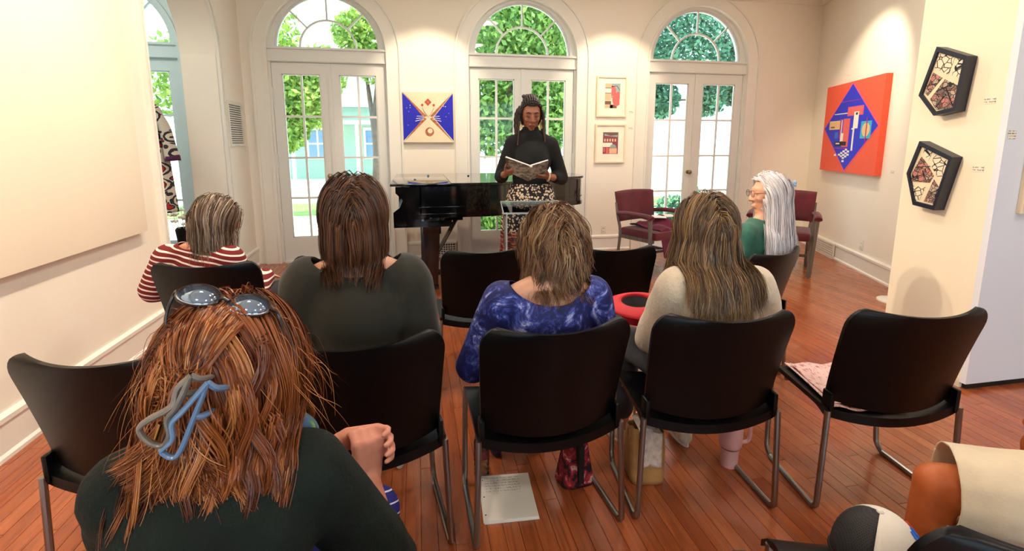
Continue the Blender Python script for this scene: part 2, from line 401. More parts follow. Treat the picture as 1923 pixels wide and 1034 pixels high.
# ------------------------------------------------------------------ arched french doors
def french_door(idx, cx, hw, label, mat):
    root = empty('door_%d' % idx, (cx, YB, 0)); tag(root, label, 'door', kind='structure')
    f = lambda a, z, d: (a, d, z)
    cs = MB()
    for r0, r1, dd in ((.02, .045, .034), (.045, .165, .020), (.165, .190, .040)):
        A = [(-hw - r0, 0)] + arc_pts(0, ZS, hw + r0, PI, 0, 30) + [(hw + r0, 0)]
        B = [(-hw - r1, 0)] + arc_pts(0, ZS, hw + r1, PI, 0, 30) + [(hw + r1, 0)]
        B = [(p[0], min(p[1], ZC - .001)) for p in B]
        cs.strip(A, B, 0.0, -dd, f)
    cs.build('casing', M_TRIM if mat is M_DOOR else mat, root, angle=30)
    # frame inside the opening: jambs, transom bar, fan ring
    fr = MB(); yi = .03
    fr.box(-hw - .02, yi, 0, -hw, .20, ZS); fr.box(hw, yi, 0, hw + .02, .20, ZS)
    fr.box(-hw - .02, yi - .015, 2.345, hw + .02, .16, 2.505)
    fr.box(-hw - .02, yi - .03, 2.352, hw + .02, yi, 2.372); fr.box(-hw - .02, yi - .04, 2.485, hw + .02, yi, 2.508)
    g = hw - .055
    A = arc_pts(0, ZS + .045, g, PI, 0, 30); B = arc_pts(0, ZS, hw + .02, PI, 0, 30)
    fr.strip(A, B, yi + .02, .16, f)
    A2 = arc_pts(0, ZS + .045, g - .02, PI, 0, 30); fr.strip(A2, A, yi + .045, .12, f)
    fr.box(-hw, 0.0, -.004, hw, .22, .02)
    fr.build('frame', mat, root, angle=30)
    gr = g - .02; zc = ZS + .045
    mu = MB(); ri = gr * .56
    mu.strip(arc_pts(0, zc, ri - .011, PI, 0, 24), arc_pts(0, zc, ri + .011, PI, 0, 24), .085, .110, f); mu.build('fan_muntin', mat, root, angle=30)
    for a in (PI / 4, PI / 2, 3 * PI / 4):
        c, s_ = math.cos(a), math.sin(a); px, pz = -s_ * .010, c * .010
        MB().prism([(c * ri + px, zc + s_ * ri + pz), (c * ri - px, zc + s_ * ri - pz), (c * gr - px, zc + s_ * gr - pz), (c * gr + px, zc + s_ * gr + pz)], .086, .109, f).build('fan_muntin', mat, root, smooth=False)
    MB().box(-gr, .08, zc - .012, gr, .115, zc + .010).build('fan_sill', mat, root, smooth=False)
    # fan panes
    pane = lambda poly, par, d=.096: MB().prism(poly, d, d + .002, f).build('pane', M_GLASS, par, smooth=False)
    pane([(-ri, zc)] + arc_pts(0, zc, ri, PI, 0, 16) , root)
    for k in range(4):
        a0, a1 = PI - k * PI / 4, PI - (k + 1) * PI / 4
        pane(arc_pts(0, zc, ri, a0, a1, 6) + arc_pts(0, zc, gr, a1, a0, 8), root)
    # two leaves
    for sx in (-1, 1):
        x0, x1 = (-hw + .003, -.002) if sx < 0 else (.002, hw - .003)
        y0, y1 = .045, .087; st = .105; gx0, gx1 = x0 + st, x1 - st; gz0, gz1 = .30, 2.215
        lf = MB()
        lf.box(x0, y0, .022, gx0, y1, 2.342); lf.box(gx1, y0, .022, x1, y1, 2.342); lf.box(gx0, y0, .022, gx1, y1, gz0); lf.box(gx0, y0, gz1, gx1, y1, 2.342)
        if sx > 0: lf.box(x0 - .022, y0 - .012, .022, x0 + .018, y0, 2.342)
        for (a, b, c, d) in ((gx0, gz0, gx0 + .012, gz1), (gx1 - .012, gz0, gx1, gz1), (gx0, gz0, gx1, gz0 + .012), (gx0, gz1 - .012, gx1, gz1)): lf.box(a, y0 + .010, b, c, y1 - .01, d)
        leaf = lf.build('door_leaf', mat, root, smooth=False)
        xm = (gx0 + gx1) / 2
        MB().box(xm - .012, y0 + .008, gz0, xm + .012, y1 - .008, gz1).build('muntin', mat, leaf, smooth=False)
        zz = [gz0 + (gz1 - gz0) * k / 4 for k in range(5)]
        for k in (1, 2, 3): MB().box(gx0, y0 + .0095, zz[k] - .012, gx1, y1 - .0095, zz[k] + .012).build('muntin', mat, leaf, smooth=False)
        for k in range(4):
            for (a, b) in ((gx0, xm), (xm, gx1)):
                MB().box(a + .006, .064, zz[k] + .006, b - .006, .066, zz[k + 1] - .006).build('pane', M_GLASS, leaf, smooth=False)
        for hz in (.42, 1.22, 1.98):
            hx = (x0 - .001) if sx < 0 else (x1 + .001)
            h = MB(); h.tube([(hx, y0 - .008, hz - .07), (hx, y0 - .008, hz + .07)], .008, 8); h.ball((hx, y0 - .008, hz + .075), .009, 8, 6); h.ball((hx, y0 - .008, hz - .075), .009, 8, 6); h.build('hinge', mat, leaf)
        if sx < 0:
            k = MB(); Mr = Matrix.Translation((x1 - .05, y0, 1.04)) @ Matrix.Rotation(PI / 2, 4, 'X')
            k.lathe([(.026, 0), (.026, .006), (.012, .010), (.010, .035), (.022, .042), (.030, .056), (.026, .068), (.010, .074)], 16, Mr); k.build('knob', M_BRASS, leaf)
    return root
NM = ['pale french door with fanlight in the entrance nook, behind the patterned robe', 'arched white french door left of the blue and white square painting', 'arched white french door behind the standing reader', 'arched white french door behind the left maroon armchair']
for i, (c, h) in enumerate(DOORS): french_door(i + 1, c, h, NM[i], M_VTRIM if i == 0 else M_DOOR)

# ------------------------------------------------------------------ ceiling lamps (track heads and added fill lamps)
M_LAMP = plain('lamp_white_metal', (235, 235, 232), .4)
def _em(name, col, s):
    t = NT(name); t.col((.8, .8, .8, 1)); t.b.inputs['Emission Color'].default_value = col + (1,); t.b.inputs['Emission Strength'].default_value = s; return t.done(.5)
M_BULB = _em('lamp_glow', (1, .86, .66), 6)
for i, (pos, aim, wt, cone, colr) in enumerate(SPOTS):
    pos = Vector(pos); d = (Vector(aim) - pos).normalized(); q = d.to_track_quat('-Z', 'Y').to_matrix().to_4x4()
    r = empty('track_lamp', pos); tag(r, ['white track lamp head aimed at the pentagon artworks', 'second white track lamp head aimed at the pentagon artworks', 'white track lamp head above the blue and white square painting', 'white track lamp head above the framed prints', 'white track lamp head aimed at the orange painting', 'white track lamp head aimed at the middle of the blank wall board', 'white track lamp head aimed at the far end of the blank wall board', 'white track lamp head aimed at the near end of the blank wall board'][i], 'lamp', 'ceiling track lamps')
    MB().lathe([(.028, .12), (.045, .10), (.050, .02), (.050, .004), (.044, .004), (.040, .05), (.02, .07)], 16, q).build('shade', M_LAMP, r)
    MB().tube([q @ Vector((0, 0, .11)), (0, 0, ZC - pos.z)], .010, 8).build('stem', M_LAMP, r)
    MB().lathe([(.04, -.014), (.04, 0)], 14, Matrix.Translation((0, 0, ZC - pos.z))).build('mount', M_LAMP, r)
    MB().lathe([(.028, .035), (.028, .037)], 14, q).build('bulb', M_BULB, r)
    ld = bpy.data.lights.new('track_lamp_light', 'SPOT'); ld.energy = wt; ld.color = colr; ld.spot_size = math.radians(cone); ld.spot_blend = .55; ld.shadow_soft_size = .03
    lo = bpy.data.objects.new('light', ld); COL.objects.link(lo); lo.parent = r; lo.rotation_euler = d.to_track_quat('-Z', 'Y').to_euler(); lo.location = d * .01
for i, (x, y) in enumerate(DOWN):
    r = empty('fill_lamp', (x, y, ZC)); tag(r, ['added ceiling fill lamp above the striped-shirt woman', 'added ceiling fill lamp above the front row', 'added ceiling fill lamp near the pier', 'added ceiling fill lamp behind the photographer on the left', 'added ceiling fill lamp behind the photographer on the right', 'added ceiling fill lamp in front of the partition', 'added ceiling fill lamp above the standing reader', 'added ceiling fill lamp in the entrance nook'][i], 'lamp', 'added ceiling fill lamps')
    MB().lathe([(.19, 0), (.19, -.022), (.175, -.03), (.165, -.03), (.165, 0)], 24).build('rim', M_LAMP, r)
    MB().lathe([(.164, -.012), (.164, -.010)], 24).build('diffuser', M_BULB, r)
    ld = bpy.data.lights.new('fill_lamp_light', 'AREA'); ld.shape = 'DISK'; ld.size = .32; ld.energy = FILL_W; ld.color = NEUT
    lo = bpy.data.objects.new('light', ld); COL.objects.link(lo); lo.parent = r; lo.location = (0, 0, -.034)
# ------------------------------------------------------------------ outdoors seen through the panes
ZG = -.35
M_LAWN = plain('overexposed_lawn', (214, 210, 196), .9, var=.08, scale=.6); M_GRASS = plain('grass_green', (120, 150, 70), .95, var=.25, scale=3)  # the lawn's overexposure is put into its colour as a pale tone
g = MB().box(-60, YB + .24, ZG - .2, 60, 90, ZG).box(-60, -60, ZG - .2, 60, -3.55, ZG).build('ground', M_LAWN, smooth=False); tag(g, 'lawn outside the french doors, coloured pale as if overexposed', 'ground', kind='structure')
l = MB().box(-60, 13, ZG, 60, 15.5, ZG + .02).build('lawn', M_GRASS, smooth=False); tag(l, 'strip of sunlit lawn outside the doors', 'lawn', kind='structure')
M_TRUNK = plain('bark', (92, 76, 60), .9, var=.3, scale=10, bump=.5, bscale=20)
def _leaf(name, a, b):
    t = NT(name); at = t.n.new('ShaderNodeAttribute'); at.attribute_name = 'rnd'; c = t.ramp(at.outputs['Fac'], [(0, lin(a)), (1, lin(b))]); t.col(c)
    t.b.inputs['Transmission Weight'].default_value = 0; t.done(.6)
    tr = t.n.new('ShaderNodeBsdfTranslucent'); t.link(c, tr.inputs['Color']); mx = t.n.new('ShaderNodeMixShader'); mx.inputs[0].default_value = .35
    t.link(t.b.outputs[0], mx.inputs[1]); t.link(tr.outputs[0], mx.inputs[2]); t.link(mx.outputs[0], t.n['Material Output'].inputs['Surface']); return t.m
M_LEAFA = _leaf('leaf_green', (60, 104, 40), (150, 184, 88)); M_LEAFB = _leaf('leaf_yellow_green', (96, 138, 50), (176, 196, 92)); M_LEAFC = _leaf('leaf_blue_green', (50, 96, 74), (110, 160, 124))
def leaves_mesh(centres, rad, n, size, mat, name='foliage'):
    cs = np.array(centres); k = RNG.integers(0, len(cs), n); u = RNG.normal(size=(n, 3)); u /= np.linalg.norm(u, axis=1)[:, None]
    p = cs[k] + u * (np.array(rad)[k][:, None] * (RNG.random(n)[:, None] ** .4))
    a = RNG.normal(size=(n, 3)); a /= np.linalg.norm(a, axis=1)[:, None]; b = np.cross(a, RNG.normal(size=(n, 3))); b /= np.linalg.norm(b, axis=1)[:, None]
    s_ = size * (.6 + .8 * RNG.random(n))[:, None]; a = a * s_; b = b * s_ * .55
    v = np.stack([p - a, p - a * .2 + b, p + a, p - a * .2 - b], 1).reshape(-1, 3)
    me = bpy.data.meshes.new(name); me.vertices.add(4 * n); me.vertices.foreach_set('co', v.ravel()); me.loops.add(4 * n); me.loops.foreach_set('vertex_index', np.arange(4 * n)); me.polygons.add(n); me.polygons.foreach_set('loop_start', np.arange(n) * 4); me.update(); me.validate()
    me.attributes.new('rnd', 'FLOAT', 'POINT').data.foreach_set('value', np.repeat(RNG.random(n), 4)); me.materials.append(mat); return me
def tree(x, y, trunk_h, crown, label, n=7000, size=.12, mat=None, tr=.18):
    """crown: list of (dx,dy,z,r)"""
    r = empty('tree', (x, y, ZG)); tag(r, label, 'tree', 'trees outside the french doors')
    t = MB().tube(catmull([(0, 0, 0), (.1, 0, trunk_h * .5), (0, .1, trunk_h)], 4), [tr * 1.3] + [tr] * 7 + [tr * .7], 8)
    t.build('trunk', M_TRUNK, r)
    for c in crown[:6]: MB().tube(catmull([(0, .05, trunk_h * .75), (c[0] * .45, c[1] * .45, (trunk_h + c[2]) / 2), (c[0], c[1], c[2])], 4), [tr * .55] * 3 + [tr * .4] * 3 + [tr * .2] * 3, 6).build('branch', M_TRUNK, r)
    o = bpy.data.objects.new('foliage', leaves_mesh([(c[0], c[1], c[2]) for c in crown], [c[3] for c in crown], n, size, mat or M_LEAFA)); COL.objects.link(o); o.parent = r; o['kind'] = 'stuff'
tree(-4.9, 15.5, 2.6, [(0, 0, 4.2, 1.5), (1.1, .4, 3.2, 1.0), (-1.2, 0, 3.6, 1.2), (.8, -.4, 4.9, 1.1), (1.9, 0, 2.9, .8), (1.2, 0, 2.2, .7), (2.2, .2, 3.8, .8)], 'yellow-green tree seen through the left leaf of the first french door', 11000, .09, M_LEAFB)
tree(2.6, 13.5, 2.2, [(0, 0, 3.6, 1.3), (-1.0, .2, 3.0, 1.0), (1.0, 0, 3.2, 1.1), (-.3, -.3, 4.9, 1.2), (1.2, .3, 4.7, 1.2), (-.7, 0, 2.2, .8), (.9, 0, 2.3, .8), (.4, 0, 5.8, 1.1)], 'dense green tree seen through the second french door behind the reader', 12000, .085, M_LEAFA)
tree(4.9, 17.5, 2.6, [(0, 0, 4.0, 1.4), (-1.4, 0, 3.4, 1.2), (1.2, 0, 4.4, 1.3), (0, 0, 5.6, 1.4), (-1.6, 0, 5.2, 1.2)], 'green tree standing behind the dense one at the second french door', 11000, .11, M_LEAFA)
tree(11.6, 14.5, 3.0, [(-3.6, 0, 4.8, 1.2), (-4.6, 0, 4.2, .9), (-2.2, 0, 4.4, 1.2), (-3.4, 0, 5.8, 1.2), (-1.0, 0, 4.9, 1.2), (-4.2, 0, 3.1, .6), (-2.6, 0, 3.2, .6), (-1.6, 0, 3.5, .6)], 'blue-green tree with low branches seen through the third french door', 11000, .085, M_LEAFC)
tree(-1.6, 20.5, 3.2, [(.4, 0, 4.9, 1.0), (1.1, 0, 5.6, 1.0), (-.5, 0, 5.9, .9), (.9, 0, 4.0, .7)], 'yellow-green tree in front of the pale green house', 6000, .11, M_LEAFB)
tree(-9.6, 12.5, 2.4, [(0, 0, 3.8, 1.4), (1.1, 0, 3.2, 1.1), (-1.2, 0, 3.3, 1.1), (.4, 0, 5.0, 1.3), (1.6, 0, 4.6, .9)], 'yellow-green tree seen through the nook door behind the robe', 11000, .09, M_LEAFB)
tree(7.0, 30.0, 3.0, [(0, 0, 5.2, 1.8), (1.5, 0, 4.4, 1.4), (-1.5, 0, 4.6, 1.4), (.3, 0, 6.8, 1.6)], 'distant tree far behind the third french door', 5000, .22, M_LEAFB)
def bush(x, y, rr, h, label, mat, n=1800):
    r = empty('shrub', (x, y, ZG)); tag(r, label, 'shrub', 'shrubs outside the doors'); o = bpy.data.objects.new('foliage', leaves_mesh([(0, 0, h * .5), (rr * .7, 0, h * .4), (-rr * .7, 0, h * .45)], [rr, rr * .8, rr * .8], n, .055, mat)); COL.objects.link(o); o.parent = r; o['kind'] = 'stuff'
    for k in range(3): MB().tube([(.1 * k - .1, 0, 0), (.3 * k - .3, 0, h * .6)], .015, 5).build('stem', M_TRUNK, r)
bush(1.25, 7.35, .55, 1.05, 'dark green shrub just outside the second french door', M_LEAFA, 3000)
bush(4.9, 8.2, .5, 1.0, 'grey-green shrub outside the right leaf of the third french door', M_LEAFC, 1500)
# house across the pale lawn
M_HSE = plain('house_green', (150, 178, 160), .8); M_ROOF = plain('house_roof', (150, 150, 156), .8); M_PANE = plain('house_pane', (110, 140, 176), .2)
h = empty('house', (-3.0, 27, ZG)); tag(h, 'pale green house with white windows seen through the first french door', 'house')
MB().box(-6, 0, 0, 6.2, 6, 3.6).build('wall', M_HSE, h, smooth=False)
MB().prism([(-.5, 3.6), (6.5, 3.6), (3, 6.0)], -6.4, 6.6, lambda a, b, q: (q, a, b)).build('roof', M_ROOF, h, smooth=False)
for wx in (-4.6, -1.9, .9, 3.9):
    wn = MB().box(wx - .55, -.06, 1.0, wx + .55, 0, 2.6).build('window', M_TRIM, h, smooth=False)
    for sx in (-1, 1):
        for sz in (0, 1): MB().box(wx + sx * .24 - .2, -.075, 1.1 + sz * .72, wx + sx * .24 + .2, -.06, 1.74 + sz * .72).build('pane', M_PANE, wn, smooth=False)
MB().box(-6.1, -1.4, 2.75, 6.3, 0, 2.9).build('porch_roof', M_TRIM, h, smooth=False)
for k in range(5): MB().box(-5.9 + k * 3.0, -1.35, 0, -5.75 + k * 3.0, -1.2, 2.75).build('porch_post', M_TRIM, h, smooth=False)
# ------------------------------------------------------------------ stacking chairs
M_BLK = plain('black_plastic', (5, 5, 7), .40, var=.05, spec=.28, bump=.03, bscale=400)
M_STEEL = plain('brushed_steel', (150, 148, 145), .28, 1, var=.05)
def chair_proto():
    r = empty('stacking_chair')
    def back(u, v, off):
        u = 2 * u - 1; rc = .20
        hw = .248 + .020 * v
        if v > 1 - rc: k = (v - (1 - rc)) / rc; hw -= .062 * (1 - math.sqrt(max(0, 1 - k * k)))
        x = u * hw; z0 = .447 - .030 * (1 - u * u); z = z0 + (.826 + .016 * u * u - z0) * v
        y = -.212 - .100 * v ** 1.2 + .062 * u * u + off
        return (x, y, z)
    m = MB(); n, k = 21, 17
    vv = lambda v: 1 - (1 - v) ** 1.6
    m.grid(lambda u, v: back(u, vv(v), -.007), n, k); m.grid(lambda u, v: back(u, vv(v), .007), n, k)
    N = n * k
    for j in range(k - 1):
        for i in (0, n - 1): a = j * n + i; m.f.append((a, a + n, a + n + N, a + N)); m.mi.append(0)
    for i in range(n - 1):
        for j in (0, k - 1): a = j * n + i; m.f.append((a, a + 1, a + 1 + N, a + N)); m.mi.append(0)
    b = m.build('backrest', M_BLK, r, angle=60)
    # seat pan: rear rail dips in the middle, front rolls down
    def seat(u, v, off):
        u = 2 * u - 1; y = -.222 + .455 * v
        y += .040 * u * u * max(0, 1 - v * 3)
        z = .430 - .034 * (1 - u * u) * (1 - .55 * v) + .012 * v - .05 * max(0, (v - .82) / .18) ** 2 + off
        return (u * (.268 - .012 * v), y, z)
    m = MB(); n, k = 17, 15
    m.grid(lambda u, v: seat(u, v, 0), n, k); m.grid(lambda u, v: seat(u, v, -.020 - .016 * max(0, 1 - 6 * v)), n, k); N = n * k
    for j in range(k - 1):
        for i in (0, n - 1): a = j * n + i; m.f.append((a, a + n, a + n + N, a + N)); m.mi.append(0)
    for i in range(n - 1):
        for j in (0, k - 1): a = j * n + i; m.f.append((a, a + 1, a + 1 + N, a + N)); m.mi.append(0)
    m.build('seat', M_BLK, r, angle=60)
    for s in (-1, 1):
        # shell cheeks joining seat and back
        MB().bbox(s * .250 - .009, -.196, .400, s * .250 + .009, -.146, .490, .007).build('bracket', M_BLK, r)
        p = [(s * .252, .195, .412), (s * .256, .186, .30), (s * .262, .172, .08), (s * .264, .160, .035), (s * .266, .135, .014), (s * .268, .105, .0115), (s * .276, -.15, .0115), (s * .277, -.185, .014), (s * .277, -.200, .030), (s * .275, -.203, .07), (s * .263, -.192, .42)]
        MB().tube(catmull(p, 4), .0112, 10).build('sled_leg', M_STEEL, r)
        MB().lathe([(.005, 0), (.005, .003)], 10, Matrix.Translation((s * .243, -.150 , .505)) @ Matrix.Rotation(PI / 2, 4, 'X') @ Matrix.Translation((0, 0, .012))).build('screw', M_STEEL, r)
    MB().tube([(-.25, .10, .405), (.25, .10, .405)], .009, 8).build('crossbar', M_STEEL, r)
    return r
CH0 = chair_proto(); _used = [False]
def place_chair(x, y, deg, label):
    o = CH0 if not _used[0] else copy_tree(CH0); _used[0] = True
    o.location = (x, y, 0); o.rotation_euler = (0, 0, math.radians(deg)); tag(o, label, 'chair', 'black stacking chairs'); return o
CHAIRS = {}
for k, x, y, a, lab in [
    ('stripe', -1.03, 2.90, -6, 'black stacking chair under the woman in the red striped shirt'),
    ('bobf', -.39, 2.94, -2, 'empty black stacking chair mostly hidden by the bob-haired woman'),
    ('front1', .36, 2.96, 4, 'empty black front-row chair left of the wavy-haired woman'),
    ('front2', 1.12, 2.88, -5, 'empty black front-row chair between wavy-haired and cream-sweater women'),
    ('white', 1.86, 2.60, 22, 'black stacking chair under the white-haired woman'),
    ('left', -.86, 1.76, -8, 'empty black stacking chair against the left wall, second row'),
    ('bob', -.215, 1.74, 6, 'black stacking chair under the bob-haired woman in dark olive top'),
    ('tie', .432, 1.745, 3, 'black stacking chair under the woman in the blue tie-dye top'),
    ('cream', 1.075, 1.735, -5, 'black stacking chair under the woman in the cream sweater'),
    ('right', 1.795, 1.64, -8, 'empty black stacking chair with pink patterned scarf on its seat'),
    ('red', -.36, .70, 0, 'black stacking chair under the red-haired woman'),
    ('near', .225, .80, 0, 'empty black chair at the bottom edge, left of the one with the cap'),
    ('cap', 1.06, .725, -13, 'black stacking chair at the bottom right holding the white cap'),
    ('knee', 1.86, .60, 28, 'black stacking chair under the person in pale shorts'),
]: CHAIRS[k] = place_chair(x, y, a, lab)

# ------------------------------------------------------------------ maroon armchairs
def _velvet():
    t = NT('maroon_velvet'); v = t.coord('Object'); t.col(t.ramp(t.noise(v, 7, 4), [(.3, lin((74, 4, 24))), (.7, lin((108, 8, 36)))])); t.bump(t.noise(v, 260, 2), .25, .002); return t.done(.75, sheen=.25)
M_VEL = _velvet()
def _greywood():
    t = NT('grey_wood'); v = t.coord('Object', (30, 30, 2)); g = t.noise(v, 2, 5, .6); t.col(t.ramp(g, [(.3, lin((78, 70, 64))), (.7, lin((128, 118, 110)))])); t.bump(g, .1, .002); return t.done(.45)
M_GWOOD = _greywood()
def armchair(x, y, deg, label):
    r = empty('armchair', (x, y, 0), math.radians(deg)); tag(r, label, 'armchair', 'maroon armchairs')
    o = MB().bbox(-.275, -.25, .385, .275, .285, .49, .035).build('seat', M_VEL, r); sub(o, 1)
    # back: padded panel, slightly curved, wider at the top
    def bk(u, v, off):
        u = 2 * u - 1; hw = .285 + .02 * v; k = max(abs(u) - .86, 0) / .14
        zz = .545 + v * .335; y = -.255 - .055 * v - .035 * (1 - u * u) + off * (1 - .55 * max(abs(u) ** 8, abs(2 * v - 1) ** 8)); return (u * hw, y, zz + .012 * (1 - u * u) * v)
    m = MB(); n, kk = 19, 13; m.grid(lambda u, v: bk(u, v, -.03), n, kk); m.grid(lambda u, v: bk(u, v, .04), n, kk); N = n * kk
    for j in range(kk - 1):
        for i in (0, n - 1): a = j * n + i; m.f.append((a, a + n, a + n + N, a + N)); m.mi.append(0)
    for i in range(n - 1):
        for j in (0, kk - 1): a = j * n + i; m.f.append((a, a + 1, a + 1 + N, a + N)); m.mi.append(0)
    m.build('backrest', M_VEL, r, angle=70)
    for s in (-1, 1):
        pts = catmull([(s * .30, -.255, .64), (s * .315, -.10, .655), (s * .325, .12, .655), (s * .325, .235, .645), (s * .325, .262, .632)], 5)
        rr = [.030 + .010 * (i / len(pts)) for i in range(len(pts))]; rr[-1] = .018
        MB().tube(pts, rr, 12, flat=.8).build('armrest', M_VEL, r)
        # legs: front posts rise to the arm, rear posts rake back and rise to the back panel
        lg = MB()
        for q0, q1, w0, w1 in (((s * .285, .235, 0), (s * .31, .225, .63), .017, .022),):
            lg.tube([q0, q1], [w0 * 1.4, w1 * 1.4], 4)
        lg.build('leg', M_GWOOD, r, smooth=False)
        MB().tube(catmull([(s * .265, -.315, 0), (s * .265, -.27, .22), (s * .268, -.25, .44), (s * .285, -.275, .60), (s * .29, -.30, .76)], 4), .023, 4).build('leg', M_GWOOD, r, smooth=False)
        MB().box(s * .275 - .012, -.28, .17, s * .275 + .012, .23, .205).build('stretcher', M_GWOOD, r, smooth=False)
        MB().box(s * .262 - .014, -.25, .36, s * .262 + .014, .24, .40).build('rail', M_GWOOD, r, smooth=False)
    MB().box(-.27, -.03, .172, .27, -.005, .202).build('stretcher', M_GWOOD, r, smooth=False)
    return r
AC1 = armchair(2.62, 5.15, -158, 'maroon velvet armchair with grey legs in front of the third french door')
AC2 = armchair(4.04, 4.84, 139, 'maroon velvet armchair by the right wall, behind the white-haired woman')

# ------------------------------------------------------------------ grand piano
M_PIANO = plain('black_lacquer', (7, 7, 9), .10, var=.02, spec=.6, coat=.6)
M_KEYW = plain('ivory_keys', (238, 234, 222), .25); M_KEYB = plain('ebony_keys', (10, 10, 10), .25)
M_GOLD = plain('brass_fittings', (190, 150, 80), .25, 1)
pi = empty('grand_piano', (.8, 5.2, 0)); tag(pi, 'glossy black grand piano with closed lid along the back wall', 'piano')
OFF = Vector((-.8, -5.2, 0))
spl = catmull([(.62, 4.46, 0), (.85, 4.54, 0), (1.08, 4.78, 0), (1.34, 5.03, 0), (1.60, 5.11, 0), (1.76, 5.21, 0), (1.83, 5.40, 0), (1.83, 5.60, 0), (1.79, 5.80, 0), (1.66, 5.90, 0)], 6)
plan = [(.02, 4.46)] + [(p.x, p.y) for p in spl] + [(.02, 5.92)]
def inset(poly, d):
    out = []; n = len(poly)
    for i in range(n):
        a, b, c = Vector(poly[i - 1]), Vector(poly[i]), Vector(poly[(i + 1) % n]); e1 = (b - a).normalized(); e2 = (c - b).normalized(); nn_ = Vector((-(e1 + e2).y, (e1 + e2).x)).normalized()
        k = d / max(.35, nn_.dot(Vector((-e1.y, e1.x)))); out.append((b.x + nn_.x * k, b.y + nn_.y * k))
    return out
fp = lambda a, b, d: (a + OFF.x, b + OFF.y, d)
MB().prism(plan, .785, 1.045, fp).build('case', M_PIANO, pi, angle=25)
MB().strip(inset(plan, -.012), inset(plan, .002), .765, .80, fp, True).build('rim_moulding', M_PIANO, pi, angle=25)
MB().strip(inset(plan, -.010), inset(plan, .002), .85, .862, fp, True).build('rim_bead', M_PIANO, pi, angle=25)
lid = inset(plan, -.022)
lid_main = [(p if p[0] > .30 else (.30, p[1])) for p in lid]
MB().prism(lid_main, 1.052, 1.075, fp).build('lid', M_PIANO, pi, angle=25)
MB().bbox(-.235 + OFF.x, 4.438 + OFF.y, 1.052, .297 + OFF.x, 5.942 + OFF.y, 1.075, .004).build('front_lid', M_PIANO, pi)
for hx, hy in ((-.02, 4.9), (.12, 5.5), (.55, 5.4)): MB().lathe([(.012, 0), (.012, .008), (.006, .012)], 10, Matrix.Translation((hx + OFF.x, hy + OFF.y, 1.075))).build('lid_bumper', M_PIANO, pi)
for yy in (4.46, 5.86):
    pr = [(-.02, .70), (.03, .70), (.03, 1.045), (-.19, 1.045), (-.19, .99), (-.13, .93), (-.16, .86), (-.215, .82), (-.215, .72), (-.16, .70)]
    MB().prism(pr, yy, yy + .06, lambda a, b, d: (a + OFF.x, d + OFF.y, b)).build('key_arm', M_PIANO, pi, smooth=False)
MB().box(-.215 + OFF.x, 4.47 + OFF.y, .68, .30 + OFF.x, 5.91 + OFF.y, .735).build('keybed', M_PIANO, pi, smooth=False)
MB().box(.02 + OFF.x, 4.52 + OFF.y, .735, .05 + OFF.x, 5.86 + OFF.y, 1.045).build('fallboard', M_PIANO, pi, smooth=False)
kw = MB(); kb = MB()
for k in range(52): y0 = 4.56 + k * .0238; kw.box(-.17 + OFF.x, y0 + OFF.y, .735, .02 + OFF.x, y0 + .0226 + OFF.y, .757)
for k in range(51):
    if k % 7 not in (1, 4): y0 = 4.56 + (k + 1) * .0238; kb.box(-.10 + OFF.x, y0 - .006 + OFF.y, .757, .02 + OFF.x, y0 + .006 + OFF.y, .768)
kw = kw.build('white_keys', M_KEYW, pi, smooth=False); kw['kind'] = 'stuff'; kb = kb.build('black_keys', M_KEYB, pi, smooth=False); kb['kind'] = 'stuff'
for (lx, ly) in ((.12, 4.62), (.12, 5.76), (1.50, 5.55)):
    L = MB(); c = (lx + OFF.x, ly + OFF.y)
    L.bbox(c[0] - .085, c[1] - .085, .60, c[0] + .085, c[1] + .085, .79, .01)
    for z0, z1, w0, w1 in ((.10, .60, .045, .072),):
        L.add([(c[0] + sx * w, c[1] + sy * w, z) for z, w in ((z0, w0), (z1, w1)) for sx, sy in ((-1, -1), (1, -1), (1, 1), (-1, 1))], [(0, 1, 5, 4), (1, 2, 6, 5), (2, 3, 7, 6), (3, 0, 4, 7), (0, 3, 2, 1), (4, 5, 6, 7)])
    L.bbox(c[0] - .055, c[1] - .055, .065, c[0] + .055, c[1] + .055, .11, .008)
    lo = L.build('leg', M_PIANO, pi, angle=30)
    w_ = MB().lathe([(.010, -.018), (.032, -.018), (.034, 0), (.032, .018), (.010, .018)], 16, Matrix.Translation((c[0], c[1] + .02, .034)) @ Matrix.Rotation(PI / 2, 4, 'X')); w_.tube([(c[0], c[1], .035), (c[0], c[1], .075)], .010, 8); w_.build('caster', M_GOLD, lo)
ly = MB(); ly.box(-.02 + OFF.x, 5.0 + OFF.y, .09, .22 + OFF.x, 5.36 + OFF.y, .15); ly.box(.02 + OFF.x, 5.06 + OFF.y, .14, .09 + OFF.x, 5.10 + OFF.y, .70); ly.box(.02 + OFF.x, 5.26 + OFF.y, .14, .09 + OFF.x, 5.30 + OFF.y, .70); ly.build('pedal_lyre', M_PIANO, pi, smooth=False)
for k in range(3): MB().bbox(-.11 + OFF.x, 5.07 + k * .09 + OFF.y, .095, -.01 + OFF.x, 5.10 + k * .09 + OFF.y, .112, .004).build('pedal', M_GOLD, pi)
MB().tube([(.10 + OFF.x, 5.12 + OFF.y, .13), (.46 + OFF.x, 5.12 + OFF.y, .76)], .014, 8).build('lyre_brace', M_PIANO, pi)
MB().tube([(.10 + OFF.x, 5.24 + OFF.y, .13), (.46 + OFF.x, 5.24 + OFF.y, .76)], .014, 8).build('lyre_brace', M_PIANO, pi)
